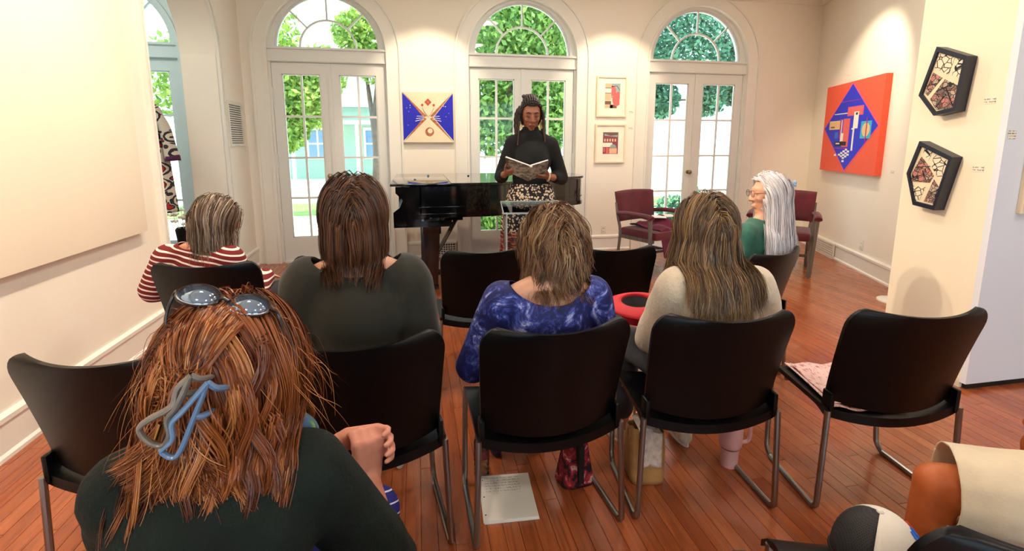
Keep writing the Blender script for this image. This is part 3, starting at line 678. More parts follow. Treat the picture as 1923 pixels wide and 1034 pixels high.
# underside beams seen below the case
MB().box(.30 + OFF.x, 4.70 + OFF.y, .70, .42 + OFF.x, 5.80 + OFF.y, .785).build('under_beam', M_PIANO, pi, smooth=False)
be = empty('piano_bench', (-.62, 5.1, 0)); tag(be, 'black piano bench at the keyboard end of the piano', 'bench')
MB().bbox(-.18, -.40, .43, .18, .40, .50, .02).build('seat', plain('black_leather', (14, 14, 15), .4, bump=.1), be)
MB().box(-.165, -.385, .36, .165, .385, .43).build('apron', M_PIANO, be, smooth=False)
for sx in (-1, 1):
    for sy in (-1, 1): MB().box(sx * .145 - .022, sy * .36 - .022, 0, sx * .145 + .022, sy * .36 + .022, .37).build('leg', M_PIANO, be, smooth=False)

# ------------------------------------------------------------------ clear acrylic lectern
def _acrylic():
    m = bpy.data.materials.new('clear_acrylic'); m.use_nodes = True; t = m.node_tree
    for n in list(t.nodes): t.nodes.remove(n)
    o = t.nodes.new('ShaderNodeOutputMaterial'); mx = t.nodes.new('ShaderNodeMixShader'); tr = t.nodes.new('ShaderNodeBsdfTransparent'); gl = t.nodes.new('ShaderNodeBsdfGlossy')
    fr = t.nodes.new('ShaderNodeFresnel'); fr.inputs['IOR'].default_value = 1.5
    tr.inputs['Color'].default_value = (.93, .96, .97, 1); gl.inputs['Roughness'].default_value = .03
    t.links.new(fr.outputs[0], mx.inputs[0]); t.links.new(tr.outputs[0], mx.inputs[1]); t.links.new(gl.outputs[0], mx.inputs[2]); t.links.new(mx.outputs[0], o.inputs['Surface']); return m
M_ACR = _acrylic(); M_ACRE = plain('acrylic_edge', (190, 205, 210), .15)
le = empty('acrylic_lectern', (.80, 3.42, 0), math.radians(-6)); tag(le, 'clear acrylic lectern in front of the standing reader', 'lectern')
MB().box(-.19, -.11, 0, .19, -.103, .955).build('front_panel', M_ACR, le, smooth=False)
for s in (-1, 1):
    MB().prism([(-.10, 0), (.12, 0), (.12, .985), (-.10, .955)], s * .19 - .003, s * .19 + .003, lambda a, b, d: (d, a, b)).build('side_panel', M_ACR, le, smooth=False)
    MB().box(s * .19 - .005, -.113, 0, s * .19 + .005, -.104, .955).build('edge_strip', M_ACRE, le, smooth=False)
Mt = Matrix.Translation((0, 0, .97)) @ Matrix.Rotation(math.radians(8), 4, 'X')
MB().box(-.215, -.16, 0, .215, .16, .008, Mt).build('top_shelf', M_ACR, le, smooth=False)
for b in ((-.215, -.162, 0, .215, -.156, .010), (-.215, .156, 0, .215, .162, .010), (-.217, -.16, 0, -.212, .16, .010), (.212, -.16, 0, .217, .16, .010)): MB().box(*b, Mt).build('shelf_edge', M_ACRE, le, smooth=False)
MB().box(-.22, -.14, 0, .22, .14, .010).build('base_plate', M_ACR, le, smooth=False)
M_PAPER = plain('white_paper', (240, 238, 230), .8, var=.02)
pp = MB(); Mp = Matrix.Translation((.965, 3.36, .992)) @ Matrix.Rotation(math.radians(-25), 4, 'Z') @ Matrix.Rotation(math.radians(4), 4, 'X'); pp.box(-.075, -.05, 0, .075, .05, .006, Mp)
tag(pp.build('folded_paper', M_PAPER, smooth=False), 'folded white paper on the right side of the acrylic lectern', 'paper')

# ------------------------------------------------------------------ wall board on the left wall
M_BOARD = plain('cream_board', (250, 236, 214), .7, var=.02, scale=.8)
tag(MB().bbox(XL + .001, .3, .825, XL + .056, 3.80, 3.25, .003).build('wall_board', M_BOARD), 'large blank cream board hung on the left wall', 'wall panel')

# ------------------------------------------------------------------ vents, outlets, switch
M_PLATE = plain('white_plate', (236, 232, 222), .4); M_SLOT = plain('dark_slot', (30, 30, 30), .7)
gr = empty('wall_vent', (XL, 5.90, 1.63)); tag(gr, 'white louvred vent grille on the wall beside the first french door', 'vent')
g = MB()
for a in ((-.22, -.235, .22, -.205), (-.22, .205, .22, .235), (-.22, -.205, -.19, .205), (.19, -.205, .22, .205)): g.box(0, a[0], a[1], .014, a[2], a[3])
g.build('frame', M_PLATE, gr, smooth=False); MB().box(.0005, -.19, -.205, .002, .19, .205).build('backing', plain('vent_grey', (96, 100, 100), .7), gr, smooth=False)
for k in range(18):
    z = -.196 + k * .0231; MB().add([(.003, -.19, z + .012), (.003, .19, z + .012), (.011, .19, z), (.011, -.19, z), (.004, -.19, z + .014), (.004, .19, z + .014), (.012, .19, z + .002), (.012, -.19, z + .002)], [(0, 1, 2, 3), (4, 7, 6, 5), (0, 4, 5, 1), (1, 5, 6, 2), (2, 6, 7, 3), (3, 7, 4, 0)]).build('slat', M_PLATE, gr, smooth=False)
def plate(name, loc, rz, label, kind):
    r = empty(name, loc, rz); tag(r, label, name.split('_')[-1])
    MB().bbox(-.036, -.006, -.058, .036, 0, .058, .003).build('cover_plate', M_PLATE, r)
    if kind == 'outlet':
        for s in (-1, 1):
            f = MB().bbox(-.017, -.008, s * .021 - .014, .017, -.004, s * .021 + .014, .003).build('socket', M_PLATE, r)
            for q in (-.006, .006): MB().box(q - .001, -.0085, s * .021 - .005, q + .001, -.0078, s * .021 + .005).build('slot', M_SLOT, f, smooth=False)
    else: MB().bbox(-.006, -.016, -.010, .006, -.004, .010, .002).build('toggle', M_PLATE, r)
plate('wall_outlet', (2.455, YB, .28), 0, 'white electrical outlet on the back wall below the framed prints', 'outlet')
plate('wall_outlet', (rw_x(4.62) - .001, 4.62, .30), -math.atan2(DW.x, DW.y) - PI / 2, 'white electrical outlet low on the right wall under the orange painting', 'outlet')
plate('light_switch', (XL, 6.185, 1.36), PI / 2, 'white light switch beside the first french door', 'switch')
def floor_vent(loc, rz, w_, h_, label):
    r = empty('baseboard_vent', loc, rz); tag(r, label, 'vent'); n = int(w_ / .030); k = int(h_ / .028)
    MB().box(-w_ / 2, -.034, 0, w_ / 2, -.031, h_).build('backing', M_SLOT, r, smooth=False)
    m = MB().box(-w_ / 2 - .012, -.044, h_, w_ / 2 + .012, -.028, h_ + .016); m.box(-w_ / 2 - .012, -.044, -.0, w_ / 2 + .012, -.028, .012)
    m.box(-w_ / 2 - .012, -.044, 0, -w_ / 2, -.028, h_); m.box(w_ / 2, -.044, 0, w_ / 2 + .012, -.028, h_); m.build('frame', M_PLATE, r, smooth=False)
    for i in range(1, n): MB().box(-w_ / 2 + i * w_ / n - .005, -.042, .01, -w_ / 2 + i * w_ / n + .005, -.034, h_).build('bar', M_PLATE, r, smooth=False)
    for j in range(1, k): MB().box(-w_ / 2, -.0425, j * h_ / k - .005, w_ / 2, -.034, j * h_ / k + .005).build('bar', M_PLATE, r, smooth=False)
rz_r = -math.atan2(DW.x, DW.y) - PI / 2
yv = 5.46; floor_vent((rw_x(yv), yv, .0), rz_r, .62, .17, 'white grid vent in the baseboard of the right wall')
floor_vent((.30, YB, .0), 0, .30, .17, 'white grid vent in the baseboard behind the piano')
# stanchion foot peeking out behind the pier
st = empty('floor_sign', (4.26, 3.62, 0)); tag(st, 'black stand with white round base peeking out behind the pier', 'stand')
MB().lathe([(.0, 0), (.14, 0), (.14, .012), (.03, .022), (.0, .022)], 20).build('base', M_PLATE, st); MB().tube([(0, 0, .02), (.02, 0, .3), (.04, 0, 1.0)], [.035, .022, .016], 10).build('post', M_BLK, st)
# ------------------------------------------------------------------ artworks
def P(name, rgb, rough=.55, **k): return plain(name, rgb, rough, var=k.pop('var', .05), **k)
A_BLUE = P('cobalt_paint', (18, 22, 190)); A_CREAM = P('ivory_paint', (236, 222, 190)); A_COP = P('copper_leaf', (176, 104, 60), .4, var=.5, scale=40); A_RED = P('brick_red_paint', (190, 70, 50), var=.3, scale=60)
A_ORANGE = P('coral_paint', (242, 92, 62), var=.03); A_PINK = P('pink_line', (236, 84, 130)); A_UBLUE = P('ultramarine', (26, 44, 214)); A_SALM = P('salmon_paint', (236, 104, 98)); A_TAN = P('tan_paint', (232, 196, 138)); A_CYAN = P('cyan_paint', (62, 176, 214)); A_LBL = P('mid_blue', (40, 110, 220)); A_BK = P('black_paint', (14, 14, 18)); A_WH = P('white_paint', (244, 240, 226)); A_MAG = P('magenta_line', (176, 40, 120))
A_GREY = P('grey_blue_print', (150, 176, 176)); A_ROSE = P('rose_print', (220, 106, 104)); A_PEACH = P('peach_print', (238, 186, 150)); A_BROWN = P('brown_print', (124, 92, 80)); A_PLUM = P('plum_print', (140, 70, 84)); A_MAT = P('mat_board', (250, 240, 222)); A_FRAME = P('pale_wood_frame', (246, 226, 196), .45)
def art(name, fn, label, cat='painting', group=None):
    r = empty(name); tag(r, label, cat, group)
    def put(pn, poly, mat, d0, d1, angle=30): return MB().prism(poly, d0, d1, fn).build(pn, mat, r, smooth=len(poly) > 8, angle=angle)
    return r, put
R4 = lambda a0, b0, a1, b1: [(a0, b0), (a1, b0), (a1, b1), (a0, b1)]
def circ(a, b, r, n=20, r2=None): return [(a + r * math.cos(2 * PI * k / n), b + (r2 or r) * math.sin(2 * PI * k / n)) for k in range(n)]
def line(p, q, w): d_ = Vector((q[0] - p[0], q[1] - p[1])).normalized(); n_ = Vector((-d_.y, d_.x)) * w / 2; return [(p[0] + n_.x, p[1] + n_.y), (q[0] + n_.x, q[1] + n_.y), (q[0] - n_.x, q[1] - n_.y), (p[0] - n_.x, p[1] - n_.y)]
# square blue / ivory painting
cx, cz, h = .157, 1.735, .303
f1 = lambda a, b, d_: (cx + a, YB - d_, cz + b)
r, put = art('square_painting', f1, 'square painting with two cobalt triangles and ivory on the back wall')
put('canvas', R4(-h, -h * .98, h, h * .98), A_CREAM, 0.001, .052)
H2 = h * .98
put('blue_triangle', [(-h + .004, -H2 + .02), (-.045, 0), (-h + .004, H2 - .012)], A_BLUE, .052, .054); put('blue_triangle', [(h - .004, -H2 + .02), (h - .004, H2 - .012), (.065, 0)], A_BLUE, .052, .054)
for s in (-1, 1):
    for q in (-1, 1): put('copper_band', [(s * (h - .006), q * (H2 - .006)), (s * .02, q * .016), (s * .055, 0)], A_COP, .052, .0555)
put('top_triangle', [(-h + .01, H2), (h - .01, H2), (.01, .02)], A_CREAM, .052, .0545); put('bottom_triangle', [(-h + .01, -H2), (h - .01, -H2), (.01, -.01)], A_CREAM, .052, .0545)
put('diamond', [(0, .135), (.042, .18), (0, .222), (-.042, .18)], A_RED, .0545, .057); put('diamond_core', [(.002, .16), (.02, .18), (.002, .198), (-.016, .18)], A_COP, .057, .058)
for s in (-1, 1):
    put('small_diamond', [(s * .068, .125), (s * .068 + .018, .145), (s * .068, .163), (s * .068 - .018, .145)], A_RED, .0545, .057)
    put('stem', line((s * .006, .01), (s * .045, .06), .005), A_COP, .0545, .056); put('stem', line((s * .045, .06), (s * .068, .115), .005), A_COP, .0545, .056)
    for k in range(3): put('ray', line((s * .05, -.02 + .016 * k), (s * (.155 - .01 * k), -.045 + .03 * k), .006), A_WH, .0555, .0565)
put('disc', circ(.012, -.17, .052), A_COP, .0545, .058); put('disc_core', circ(.018, -.16, .03), A_CREAM, .058, .059)
for k in range(10):
    aa, bb = random.uniform(-.27, -.16) * random.choice((-1, 1)), random.uniform(-.12, .17); put('star', circ(aa, bb, random.uniform(.003, .006), 6), A_WH, .054, .055)
# two framed prints
def framed(cz, hh, hw, label):
    f = lambda a, b, d_: (2.505 + a, YB - d_, cz + b)
    r, put = art('framed_print', f, label, 'framed print', 'framed prints between the french doors')
    t_ = .020
    for poly in ([(-hw, -hh), (hw, -hh), (hw - t_, -hh + t_), (-hw + t_, -hh + t_)], [(hw, -hh), (hw, hh), (hw - t_, hh - t_), (hw - t_, -hh + t_)], [(hw, hh), (-hw, hh), (-hw + t_, hh - t_), (hw - t_, hh - t_)], [(-hw, hh), (-hw, -hh), (-hw + t_, -hh + t_), (-hw + t_, hh - t_)]): put('frame_side', poly, A_FRAME, .001, .034)
    put('mat', R4(-hw + t_, -hh + t_, hw - t_, hh - t_), A_MAT, .002, .016)
    return put
put = framed(2.022, .255, .205, 'framed print of coral curves on grey, upper of the two prints'); D0, D1 = .016, .0172
a0, b0, a1, b1 = -.09, -.145, .115, .165
for poly, mt in ((R4(-.005, -.02, a1, b1), A_GREY), (R4(a0, -.10, -.005, -.055), A_BROWN), (R4(a0, -.048, -.005, .04), A_PEACH), (R4(a0, .05, -.005, .10), A_MAT), (R4(a0, .115, -.005, b1), A_PEACH), (R4(a0, b0, .02, -.105), A_PEACH), (R4(a0, .103, -.005, .113), A_BROWN), (R4(a0, .041, -.005, .049), A_BROWN), (R4(.02, b0, .075, -.10), A_BROWN), (R4(-.02, b0, .02, -.10), A_ROSE)): put('print_shape', poly, mt, D0, D1)
put('print_shape', [(-.005, .03)] + arc_pts(-.005, .075, .065, -PI / 2, PI / 2, 10), A_ROSE, D1, D1 + .001); put('print_shape', [(.11, -.10)] + arc_pts(.11, -.035, .10, PI / 2, PI * 1.35, 12), A_ROSE, D1, D1 + .001)
put('print_shape', line((-.005, .125), (.07, .135), .009), A_BROWN, D1, D1 + .001); put('print_shape', line((.07, .135), (.112, .075), .009), A_BROWN, D1, D1 + .001)
put = framed(1.425, .25, .21, 'framed print with stacked plum and pink blocks, lower of the two prints')
for poly, mt in ((R4(-.10, -.135, .11, .145), A_PLUM), (R4(-.10, .105, .11, .145), A_BROWN), ([(-.08, .125), (.0, .10), (.10, .11), (.10, .085), (-.08, .10)], A_GREY), (R4(-.10, -.045, .03, .01), A_MAT), (R4(-.01, -.13, .095, -.06), A_PEACH), (R4(-.055, -.13, -.02, -.05), A_ROSE), (R4(-.095, -.11, -.07, -.05), A_ROSE)): put('print_shape', poly, mt, D0, D1); D0 += .0004; D1 += .0004
for k in range(5): put('print_shape', R4(-.085 + k * .036, .025, -.065 + k * .036, .06), A_PEACH, D1, D1 + .001)
put('print_shape', arc_pts(.04, -.055, .045, PI, 0, 10), A_GREY, D1, D1 + .001)
def _text(name, scale=1.0):
    t = NT(name); v = t.coord('Object', (1, 1, 1)); n = t.noise(t.coord('Object', (260, 260, 30)), 1, 2); w = t.n.new('ShaderNodeTexWave'); w.bands_direction = 'Z'; w.inputs['Scale'].default_value = 22; t.link(v, w.inputs['Vector'])
    k = t.math('MULTIPLY', t.math('GREATER_THAN', n, .50), t.math('GREATER_THAN', w.outputs['Fac'], .55)); t.col(t.mix(k, lin((245, 238, 222)), lin((120, 100, 84)))); return t.done(.8)
M_CARD = _text('title_card')
def card(loc, fn, w_, h_, label): tag(MB().prism(R4(-w_ / 2, -h_ / 2, w_ / 2, h_ / 2), .0008, .003, fn).build('title_card', M_CARD, smooth=False), label, 'label', 'title cards by the artworks').location = loc
fbk = lambda a, b, d_: (a, -d_, b); fpr = lambda a, b, d_: (-d_, -a, b); fpt = fbk
card((2.79, YB, 1.83), fbk, .055, .032, 'small title card right of the upper framed print'); card((2.79, YB, 1.62), fbk, .055, .032, 'small title card right of the lower framed print')
card((3.11, 2.255, 1.655), fpr, .055, .034, 'small title card beside the upper pentagon artwork'); card((3.11, 2.262, 1.282), fpr, .055, .034, 'small title card beside the lower pentagon artwork')
card((3.148, 2.155, 1.468), fpt, .052, .044, 'white title card at the left edge of the white partition')
# orange painting on the right wall
u_ = Vector((DW.x, DW.y, 0)); n_in = Vector((-DW.y, DW.x, 0))
yc = 5.06; base = Vector((rw_x(yc), yc, 1.61)); f2 = lambda a, b, d_: tuple(base - u_ * a + n_in * d_ + Vector((0, 0, b)))
fw_, fh_ = .70, .525
r, put = art('orange_painting', f2, 'orange canvas with a blue diamond of geometric shapes on the right wall')
put('canvas', R4(-fw_, -fh_, fw_, fh_), A_ORANGE, .001, .065)
dm = lambda s: [(0, -fh_ * s), (fw_ * s, 0), (0, fh_ * s), (-fw_ * s, 0)]
put('diamond_edge', dm(.99), A_PINK, .065, .0665); put('blue_diamond', dm(.945), A_UBLUE, .0665, .068)
X = lambda u, v: ((u - .5) * 2 * fw_, (.5 - v) * 2 * fh_)          # u right, v down, 0..1
def rect(u0, v0, u1, v1, mt, nm='painted_shape', z=.068): a = X(u0, v0); b = X(u1, v1); put(nm, R4(a[0], b[1], b[0], a[1]), mt, z, z + .0015)
rect(.325, .205, .67, .212, A_MAG); rect(.46, .275, .73, .375, A_PINK); rect(.475, .285, .715, .365, A_SALM, z=.0695); rect(.215, .335, .46, .345, A_WH)
rect(.13, .415, .38, .515, A_TAN); rect(.16, .48, .24, .495, A_BROWN, z=.0695); rect(.345, .40, .37, .62, A_MAG, z=.0705); rect(.40, .40, .52, .715, A_PINK); rect(.415, .405, .515, .71, A_SALM, z=.0695); rect(.37, .41, .385, .66, A_WH, z=.0695); rect(.375, .56, .425, .65, A_WH, z=.071)
rect(.585, .335, .665, .515, A_WH, z=.071); rect(.615, .345, .645, .37, A_BK, z=.0725); rect(.56, .51, .585, .525, A_WH, z=.0695); rect(.585, .515, .612, .755, A_WH, z=.0695)
rect(.715, .445, .88, .625, A_CYAN); put('painted_shape', circ(*X(.80, .535), .085, 22, .075), A_TAN, .0695, .071); rect(.80, .41, .815, .66, A_MAG, z=.071)
rect(.255, .545, .32, .62, A_LBL); rect(.27, .655, .49, .70, A_BK, z=.071); rect(.30, .67, .37, .685, A_WH, z=.0725); rect(.27, .725, .50, .735, A_MAG)
for (u0, v0) in ((.50, .745), (.46, .765), (.42, .785), (.54, .765), (.50, .785), (.46, .805), (.38, .805), (.54, .80), (.42, .82), (.50, .82), (.46, .84), (.30, .81), (.46, .875)): rect(u0 - .019, v0 - .011, u0 + .019, v0 + .011, A_WH, 'checker_square')
card((rw_x(4.22), 4.22, 1.14), lambda a, b, d_: tuple(-u_ * a + n_in * d_ + Vector((0, 0, b))), .06, .03, 'small title card right of the orange painting')
# pentagon artworks on the pier (face looks towards -x). a runs towards the camera (-y)
A_NAVY = P('navy_frame', (22, 26, 44), .4)
def _mosaic(name, cols, sc):
    t = NT(name); v = t.coord('Object'); vo = t.n.new('ShaderNodeTexVoronoi'); vo.inputs['Scale'].default_value = sc; t.link(v, vo.inputs['Vector'])
    ed = t.n.new('ShaderNodeTexVoronoi'); ed.feature = 'DISTANCE_TO_EDGE'; ed.inputs['Scale'].default_value = sc; t.link(v, ed.inputs['Vector'])
    s_ = t.n.new('ShaderNodeSeparateColor'); t.link(vo.outputs['Color'], s_.inputs[0])
    if len(cols) > 1: c = t.ramp(t.math('ADD', t.math('MULTIPLY', s_.outputs[0], .5), t.math('MULTIPLY', t.noise(v, 160, 3), .5)), [(.1 + .8 * i / (len(cols) - 1), lin(c)) for i, c in enumerate(cols)], 'CONSTANT')
    else: c = lin(cols[0])
    t.col(t.mix(t.math('GREATER_THAN', ed.outputs['Distance'], .055), lin((22, 20, 20)), c)); return t.done(.4)
A_MC = _mosaic('cream_mosaic', [(240, 226, 200)], 30); A_MM = _mosaic('colour_mosaic', [(60, 50, 48), (130, 84, 76), (196, 176, 156), (110, 92, 86), (206, 130, 120), (92, 104, 92), (170, 150, 140)], 40)
def pentagon(poly, labels, bands, cells):
    f = lambda a, b, d_: (3.11 - d_, -a, b)
    r, put = art('pentagon_artwork', f, labels, 'artwork', 'pentagon artworks on the pier')
    c = Vector((sum(p[0] for p in poly) / 5, sum(p[1] for p in poly) / 5))
    inn = [tuple(c + (Vector(p) - c) * .86) for p in poly]
    for i in range(5):
        j = (i + 1) % 5; put('frame_side', [poly[i], poly[j], inn[j], inn[i]], A_NAVY, .002, .078)
    put('panel', inn, A_CREAM, .002, .062)
    L = lambda u, v: (min(p[0] for p in inn) + u * (max(p[0] for p in inn) - min(p[0] for p in inn)), max(p[1] for p in inn) - v * (max(p[1] for p in inn) - min(p[1] for p in inn)))
    for q, mt in cells: put('mosaic_field', [L(*p) for p in q], mt, .062, .065)
    for p, q, w_ in bands: put('dark_line', line(L(*p), L(*q), w_), A_BK, .065, .0665)
pent = lambda pts: [(-y, z) for y, z in pts]
pentagon(pent([(2.528, 1.985), (2.600, 1.712), (2.492, 1.585), (2.375, 1.605), (2.352, 1.905)]), 'pentagon mosaic artwork in dark frame, upper of two on the pier', [((.36, .66), (.80, .55), .006), ((.62, .62), (.86, .93), .006), ((.08, .55), (.34, .52), .005), ((.40, .93), (.64, .72), .005)],
    [([(.30, .03), (.74, .10), (.62, .40), (.22, .25)], A_MC), ([(.82, .12), (.97, .16), (.93, .47), (.72, .42)], A_MC), ([(.20, .33), (.47, .44), (.13, .72), (.04, .66)], A_MM), ([(.55, .47), (.92, .60), (.90, .97), (.42, .97), (.21, .78)], A_MM)])
pentagon(pent([(2.556, 1.437), (2.612, 1.237), (2.546, 1.045), (2.412, 1.028), (2.352, 1.345)]), 'pentagon mosaic artwork in dark frame, lower of two on the pier', [((.12, .37), (.52, .34), .005), ((.33, .42), (.45, .58), .005), ((.62, .80), (.90, .70), .005), ((.10, .55), (.40, .48), .005)],
    [([(.30, .03), (.52, .10), (.44, .25), (.28, .12)], A_MC), ([(.58, .13), (.96, .25), (.86, .62), (.54, .33)], A_MC), ([(.24, .18), (.42, .30), (.64, .50), (.56, .62), (.06, .62), (.04, .48)], A_MM), ([(.66, .56), (.86, .72), (.74, .97), (.47, .95)], A_MM), ([(.07, .70), (.46, .70), (.34, .93), (.20, .93)], A_MC)])
# picture frame cut by the right edge, on the white partition
r, put = art('edge_frame', lambda a, b, d_: (3.40 + a, 2.155 - d_, 1.30 + b), 'pale framed picture on the white partition, cut by the right edge', 'framed picture')
for poly in ([(-.135, -.26), (.30, -.26), (.28, -.24), (-.115, -.24)], [(.30, -.26), (.30, .26), (.28, .24), (.28, -.24)], [(.30, .26), (-.135, .26), (-.115, .24), (.28, .24)], [(-.135, .26), (-.135, -.26), (-.115, -.24), (-.115, .24)]): put('frame_side', poly, A_FRAME, .001, .03)
put('mat', R4(-.115, -.24, .28, .24), A_MAT, .002, .015); put('print_shape', R4(0, -.12, .18, .12), A_GREY, .015, .016)

# ------------------------------------------------------------------ embroidered robe on a dress stand in the nook
def _suzani():
    t = NT('suzani_embroidery'); v = t.coord('Object', (1, 0, 1)); vo = t.n.new('ShaderNodeTexVoronoi'); vo.inputs['Scale'].default_value = 6.4; vo.inputs['Randomness'].default_value = .35; t.link(v, vo.inputs['Vector'])
    dn = t.math('ADD', vo.outputs['Distance'], t.math('MULTIPLY', t.noise(v, 30, 2), .10))
    big = t.ramp(dn, [(0, lin((224, 214, 196))), (.09, lin((176, 28, 30))), (.30, lin((40, 34, 42))), (.35, lin((214, 206, 190))), (.42, lin((36, 40, 50))), (.50, lin((214, 206, 190)))], 'CONSTANT')
    vs_ = t.n.new('ShaderNodeTexVoronoi'); vs_.inputs['Scale'].default_value = 17; t.link(v, vs_.inputs['Vector'])
    small = t.ramp(vs_.outputs['Distance'], [(0, lin((168, 34, 34))), (.28, lin((40, 42, 52))), (.44, lin((206, 198, 186)))], 'CONSTANT')
    t.col(t.mix(t.math('GREATER_THAN', dn, .52), big, small)); return t.done(.85)
M_SUZ = _suzani(); M_PURP = plain('purple_lining', (70, 16, 70), .8)
rb = empty('embroidered_robe', (-2.57, 5.28, .07)); tag(rb, 'cream robe embroidered with red medallions on a dress stand in the nook', 'robe')
def rob(u, v):
    a = 2 * PI * u; z = 1.76 - v * 1.06
    w_ = .085 + .16 * min(1, v / .10) ** .5 if v < .10 else .245 - .03 * math.sin(min(1, (v - .1) / .3) * PI) + .05 * max(0, v - .35)
    dp = .07 + .06 * min(1, v / .12); k = 1 + .05 * math.sin(9 * a) * v
    return (math.cos(a) * w_ * k, math.sin(a) * dp * k, z)
o = MB().grid(rob, 48, 26, True).build('body_panel', M_SUZ, rb, angle=80, solid=.008)
for s in (-1, 1):
    pts = catmull([(s * .17, 0, 1.67), (s * .25, -.01, 1.52), (s * .285, -.02, 1.32), (s * .30, -.02, 1.22)], 6)
    sl = MB().tube(pts, [.05 + .035 * i / (len(pts) - 1) for i in range(len(pts))], 14, cap=False, flat=.6).build('sleeve', M_SUZ, rb, angle=80, solid=.006)
    MB().tube([(s * .30, -.02, 1.235), (s * .303, -.02, 1.19)], [.088, .092], 14, cap=False, flat=.6).build('cuff', M_PURP, rb, solid=.006)
MB().tube([(0, 0, -.05), (0, 0, 1.84)], .014, 10).build('stand_pole', M_BLK, rb); MB().lathe([(.0, -.07), (.20, -.07), (.20, -.058), (.03, -.04), (0, -.04)], 20).build('stand_base', M_BLK, rb)
MB().bbox(-.07, -.03, 1.80, .07, .03, 1.83, .008).build('neck_cap', M_BLK, rb)
MB().lathe([(.06, .60), (.065, .72), (.05, .74)], 14).build('stand_skirt', M_BLK, rb)
# white flowers in a dark vase on the nook floor stand
fv = empty('flower_vase', (-2.40, 5.66, 0)); tag(fv, 'bunch of white flowers in a tall dark vase beside the robe', 'flowers')
MB().lathe([(.0, 0), (.09, 0), (.10, .02), (.06, .10), (.07, .34), (.09, .54), (.075, .56), (.06, .50), (.0, .48)], 18).build('vase', M_BLK, fv)
for k in range(13):
    a = k * 2.4; rr = .03 + .011 * k; m = MB(); c = Vector((rr * math.cos(a), rr * math.sin(a), .70 + .05 * math.sin(k * 1.7) - rr * .3))
    for j in range(9):
        b = j * 2 * PI / 9; m.ball(c + Vector((.022 * math.cos(b), .022 * math.sin(b), .006 * (j % 2))), (.017, .017, .010), 7, 5)
    m.ball(c + Vector((0, 0, .008)), .014, 7, 5); m.tube([c, (c.x * .4, c.y * .4, .5)], .003, 5); m.build('bloom', A_WH, fv)
# ------------------------------------------------------------------ people: continuous bodies grown from joints
V = Vector
def unit(v): return V(v).normalized()
def mcap(m, p0, p1, r0, r1, n=12):
    p0, p1 = V(p0), V(p1); L = (p1 - p0).length
    if L < 1e-5: m.ball(p0, r0); return
    t = (p1 - p0) / L; pts, rs = [], []
    for k in range(4): a = PI / 2 * (1 - k / 4); pts.append(p0 - t * r0 * math.sin(a)); rs.append(max(1e-4, r0 * math.cos(a)))
    for k in range(3): q = k / 2; pts.append(p0.lerp(p1, q)); rs.append(r0 + (r1 - r0) * q)
    for k in range(1, 5): a = PI / 2 * k / 4; pts.append(p1 + t * r1 * math.sin(a)); rs.append(max(1e-4, r1 * math.cos(a)))
    m.tube(pts, rs, n)
class Blob:
    def __init__(s): s.m = MB()
    def cap(s, p0, p1, r0, r1=None, n=12): mcap(s.m, p0, p1, r0, r1 if r1 is not None else r0, n); return s
    def ell(s, c, r, B=None): s.m.ball(c, r, 18, 12, B); return s
    def build(s, name, mat, parent, voxel=.011, smooth=6, cut=None, solid=0, wob=0, root=(0, 0, 0), wobs=9):
        me = bpy.data.meshes.new('tmp'); me.from_pydata(s.m.v, [], s.m.f); me.update()
        o = bpy.data.objects.new('tmp', me); COL.objects.link(o)
        r = o.modifiers.new('r', 'REMESH'); r.mode = 'VOXEL'; r.voxel_size = voxel
        q = o.modifiers.new('s', 'SMOOTH'); q.iterations = smooth; q.factor = .5
        dg = bpy.context.evaluated_depsgraph_get(); nm = bpy.data.meshes.new_from_object(o.evaluated_get(dg)); nm.name = name
        bpy.data.objects.remove(o); bpy.data.meshes.remove(me)
        if cut is not None:
            bm = bmesh.new(); bm.from_mesh(nm); f = {v: cut(v.co) for v in bm.verts}
            dead = [fc for fc in bm.faces if all(f[v] < 0 for v in fc.verts)]
            bmesh.ops.delete(bm, geom=dead, context='FACES'); bmesh.ops.delete(bm, geom=[v for v in bm.verts if not v.link_faces], context='VERTS')
            new = {}
            for v in bm.verts:
                if f.get(v, 1) < 0:
                    pos = [e.other_vert(v) for e in v.link_edges if f[e.other_vert(v)] > 0] or [w for fc in v.link_faces for w in fc.verts if f[w] > 0]
                    if pos: new[v] = sum((w.co.lerp(v.co, f[w] / (f[w] - f[v])) for w in pos), V()) / len(pos)
            for v, c_ in new.items(): v.co = c_
            bm.to_mesh(nm); bm.free()
        n = len(nm.vertices); co = np.empty(n * 3); nm.vertices.foreach_get('co', co); co = co.reshape(-1, 3)
        if wob:
            no = np.empty(n * 3); nm.vertices.foreach_get('normal', no); no = no.reshape(-1, 3); p = co * wobs
            w_ = np.sin(p[:, 0] * 2.1 + 1.3 * np.sin(p[:, 2] * 1.7)) * np.sin(p[:, 2] * 1.9 + np.sin(p[:, 1] * 2.3) * 1.4) + .5 * np.sin(p[:, 0] * 5 + p[:, 2] * 4 + np.sin(p[:, 1] * 6)); co = co + no * (w_ * wob)[:, None]
        co = co - np.array(root); nm.vertices.foreach_set('co', co.ravel()); nm.materials.clear(); nm.materials.append(mat); nm.polygons.foreach_set('use_smooth', [True] * len(nm.polygons)); nm.update()
        ob = bpy.data.objects.new(name, nm); COL.objects.link(ob); ob.parent = parent
        if solid: md = ob.modifiers.new('thick', 'SOLIDIFY'); md.thickness = solid; md.offset = -1
        return ob

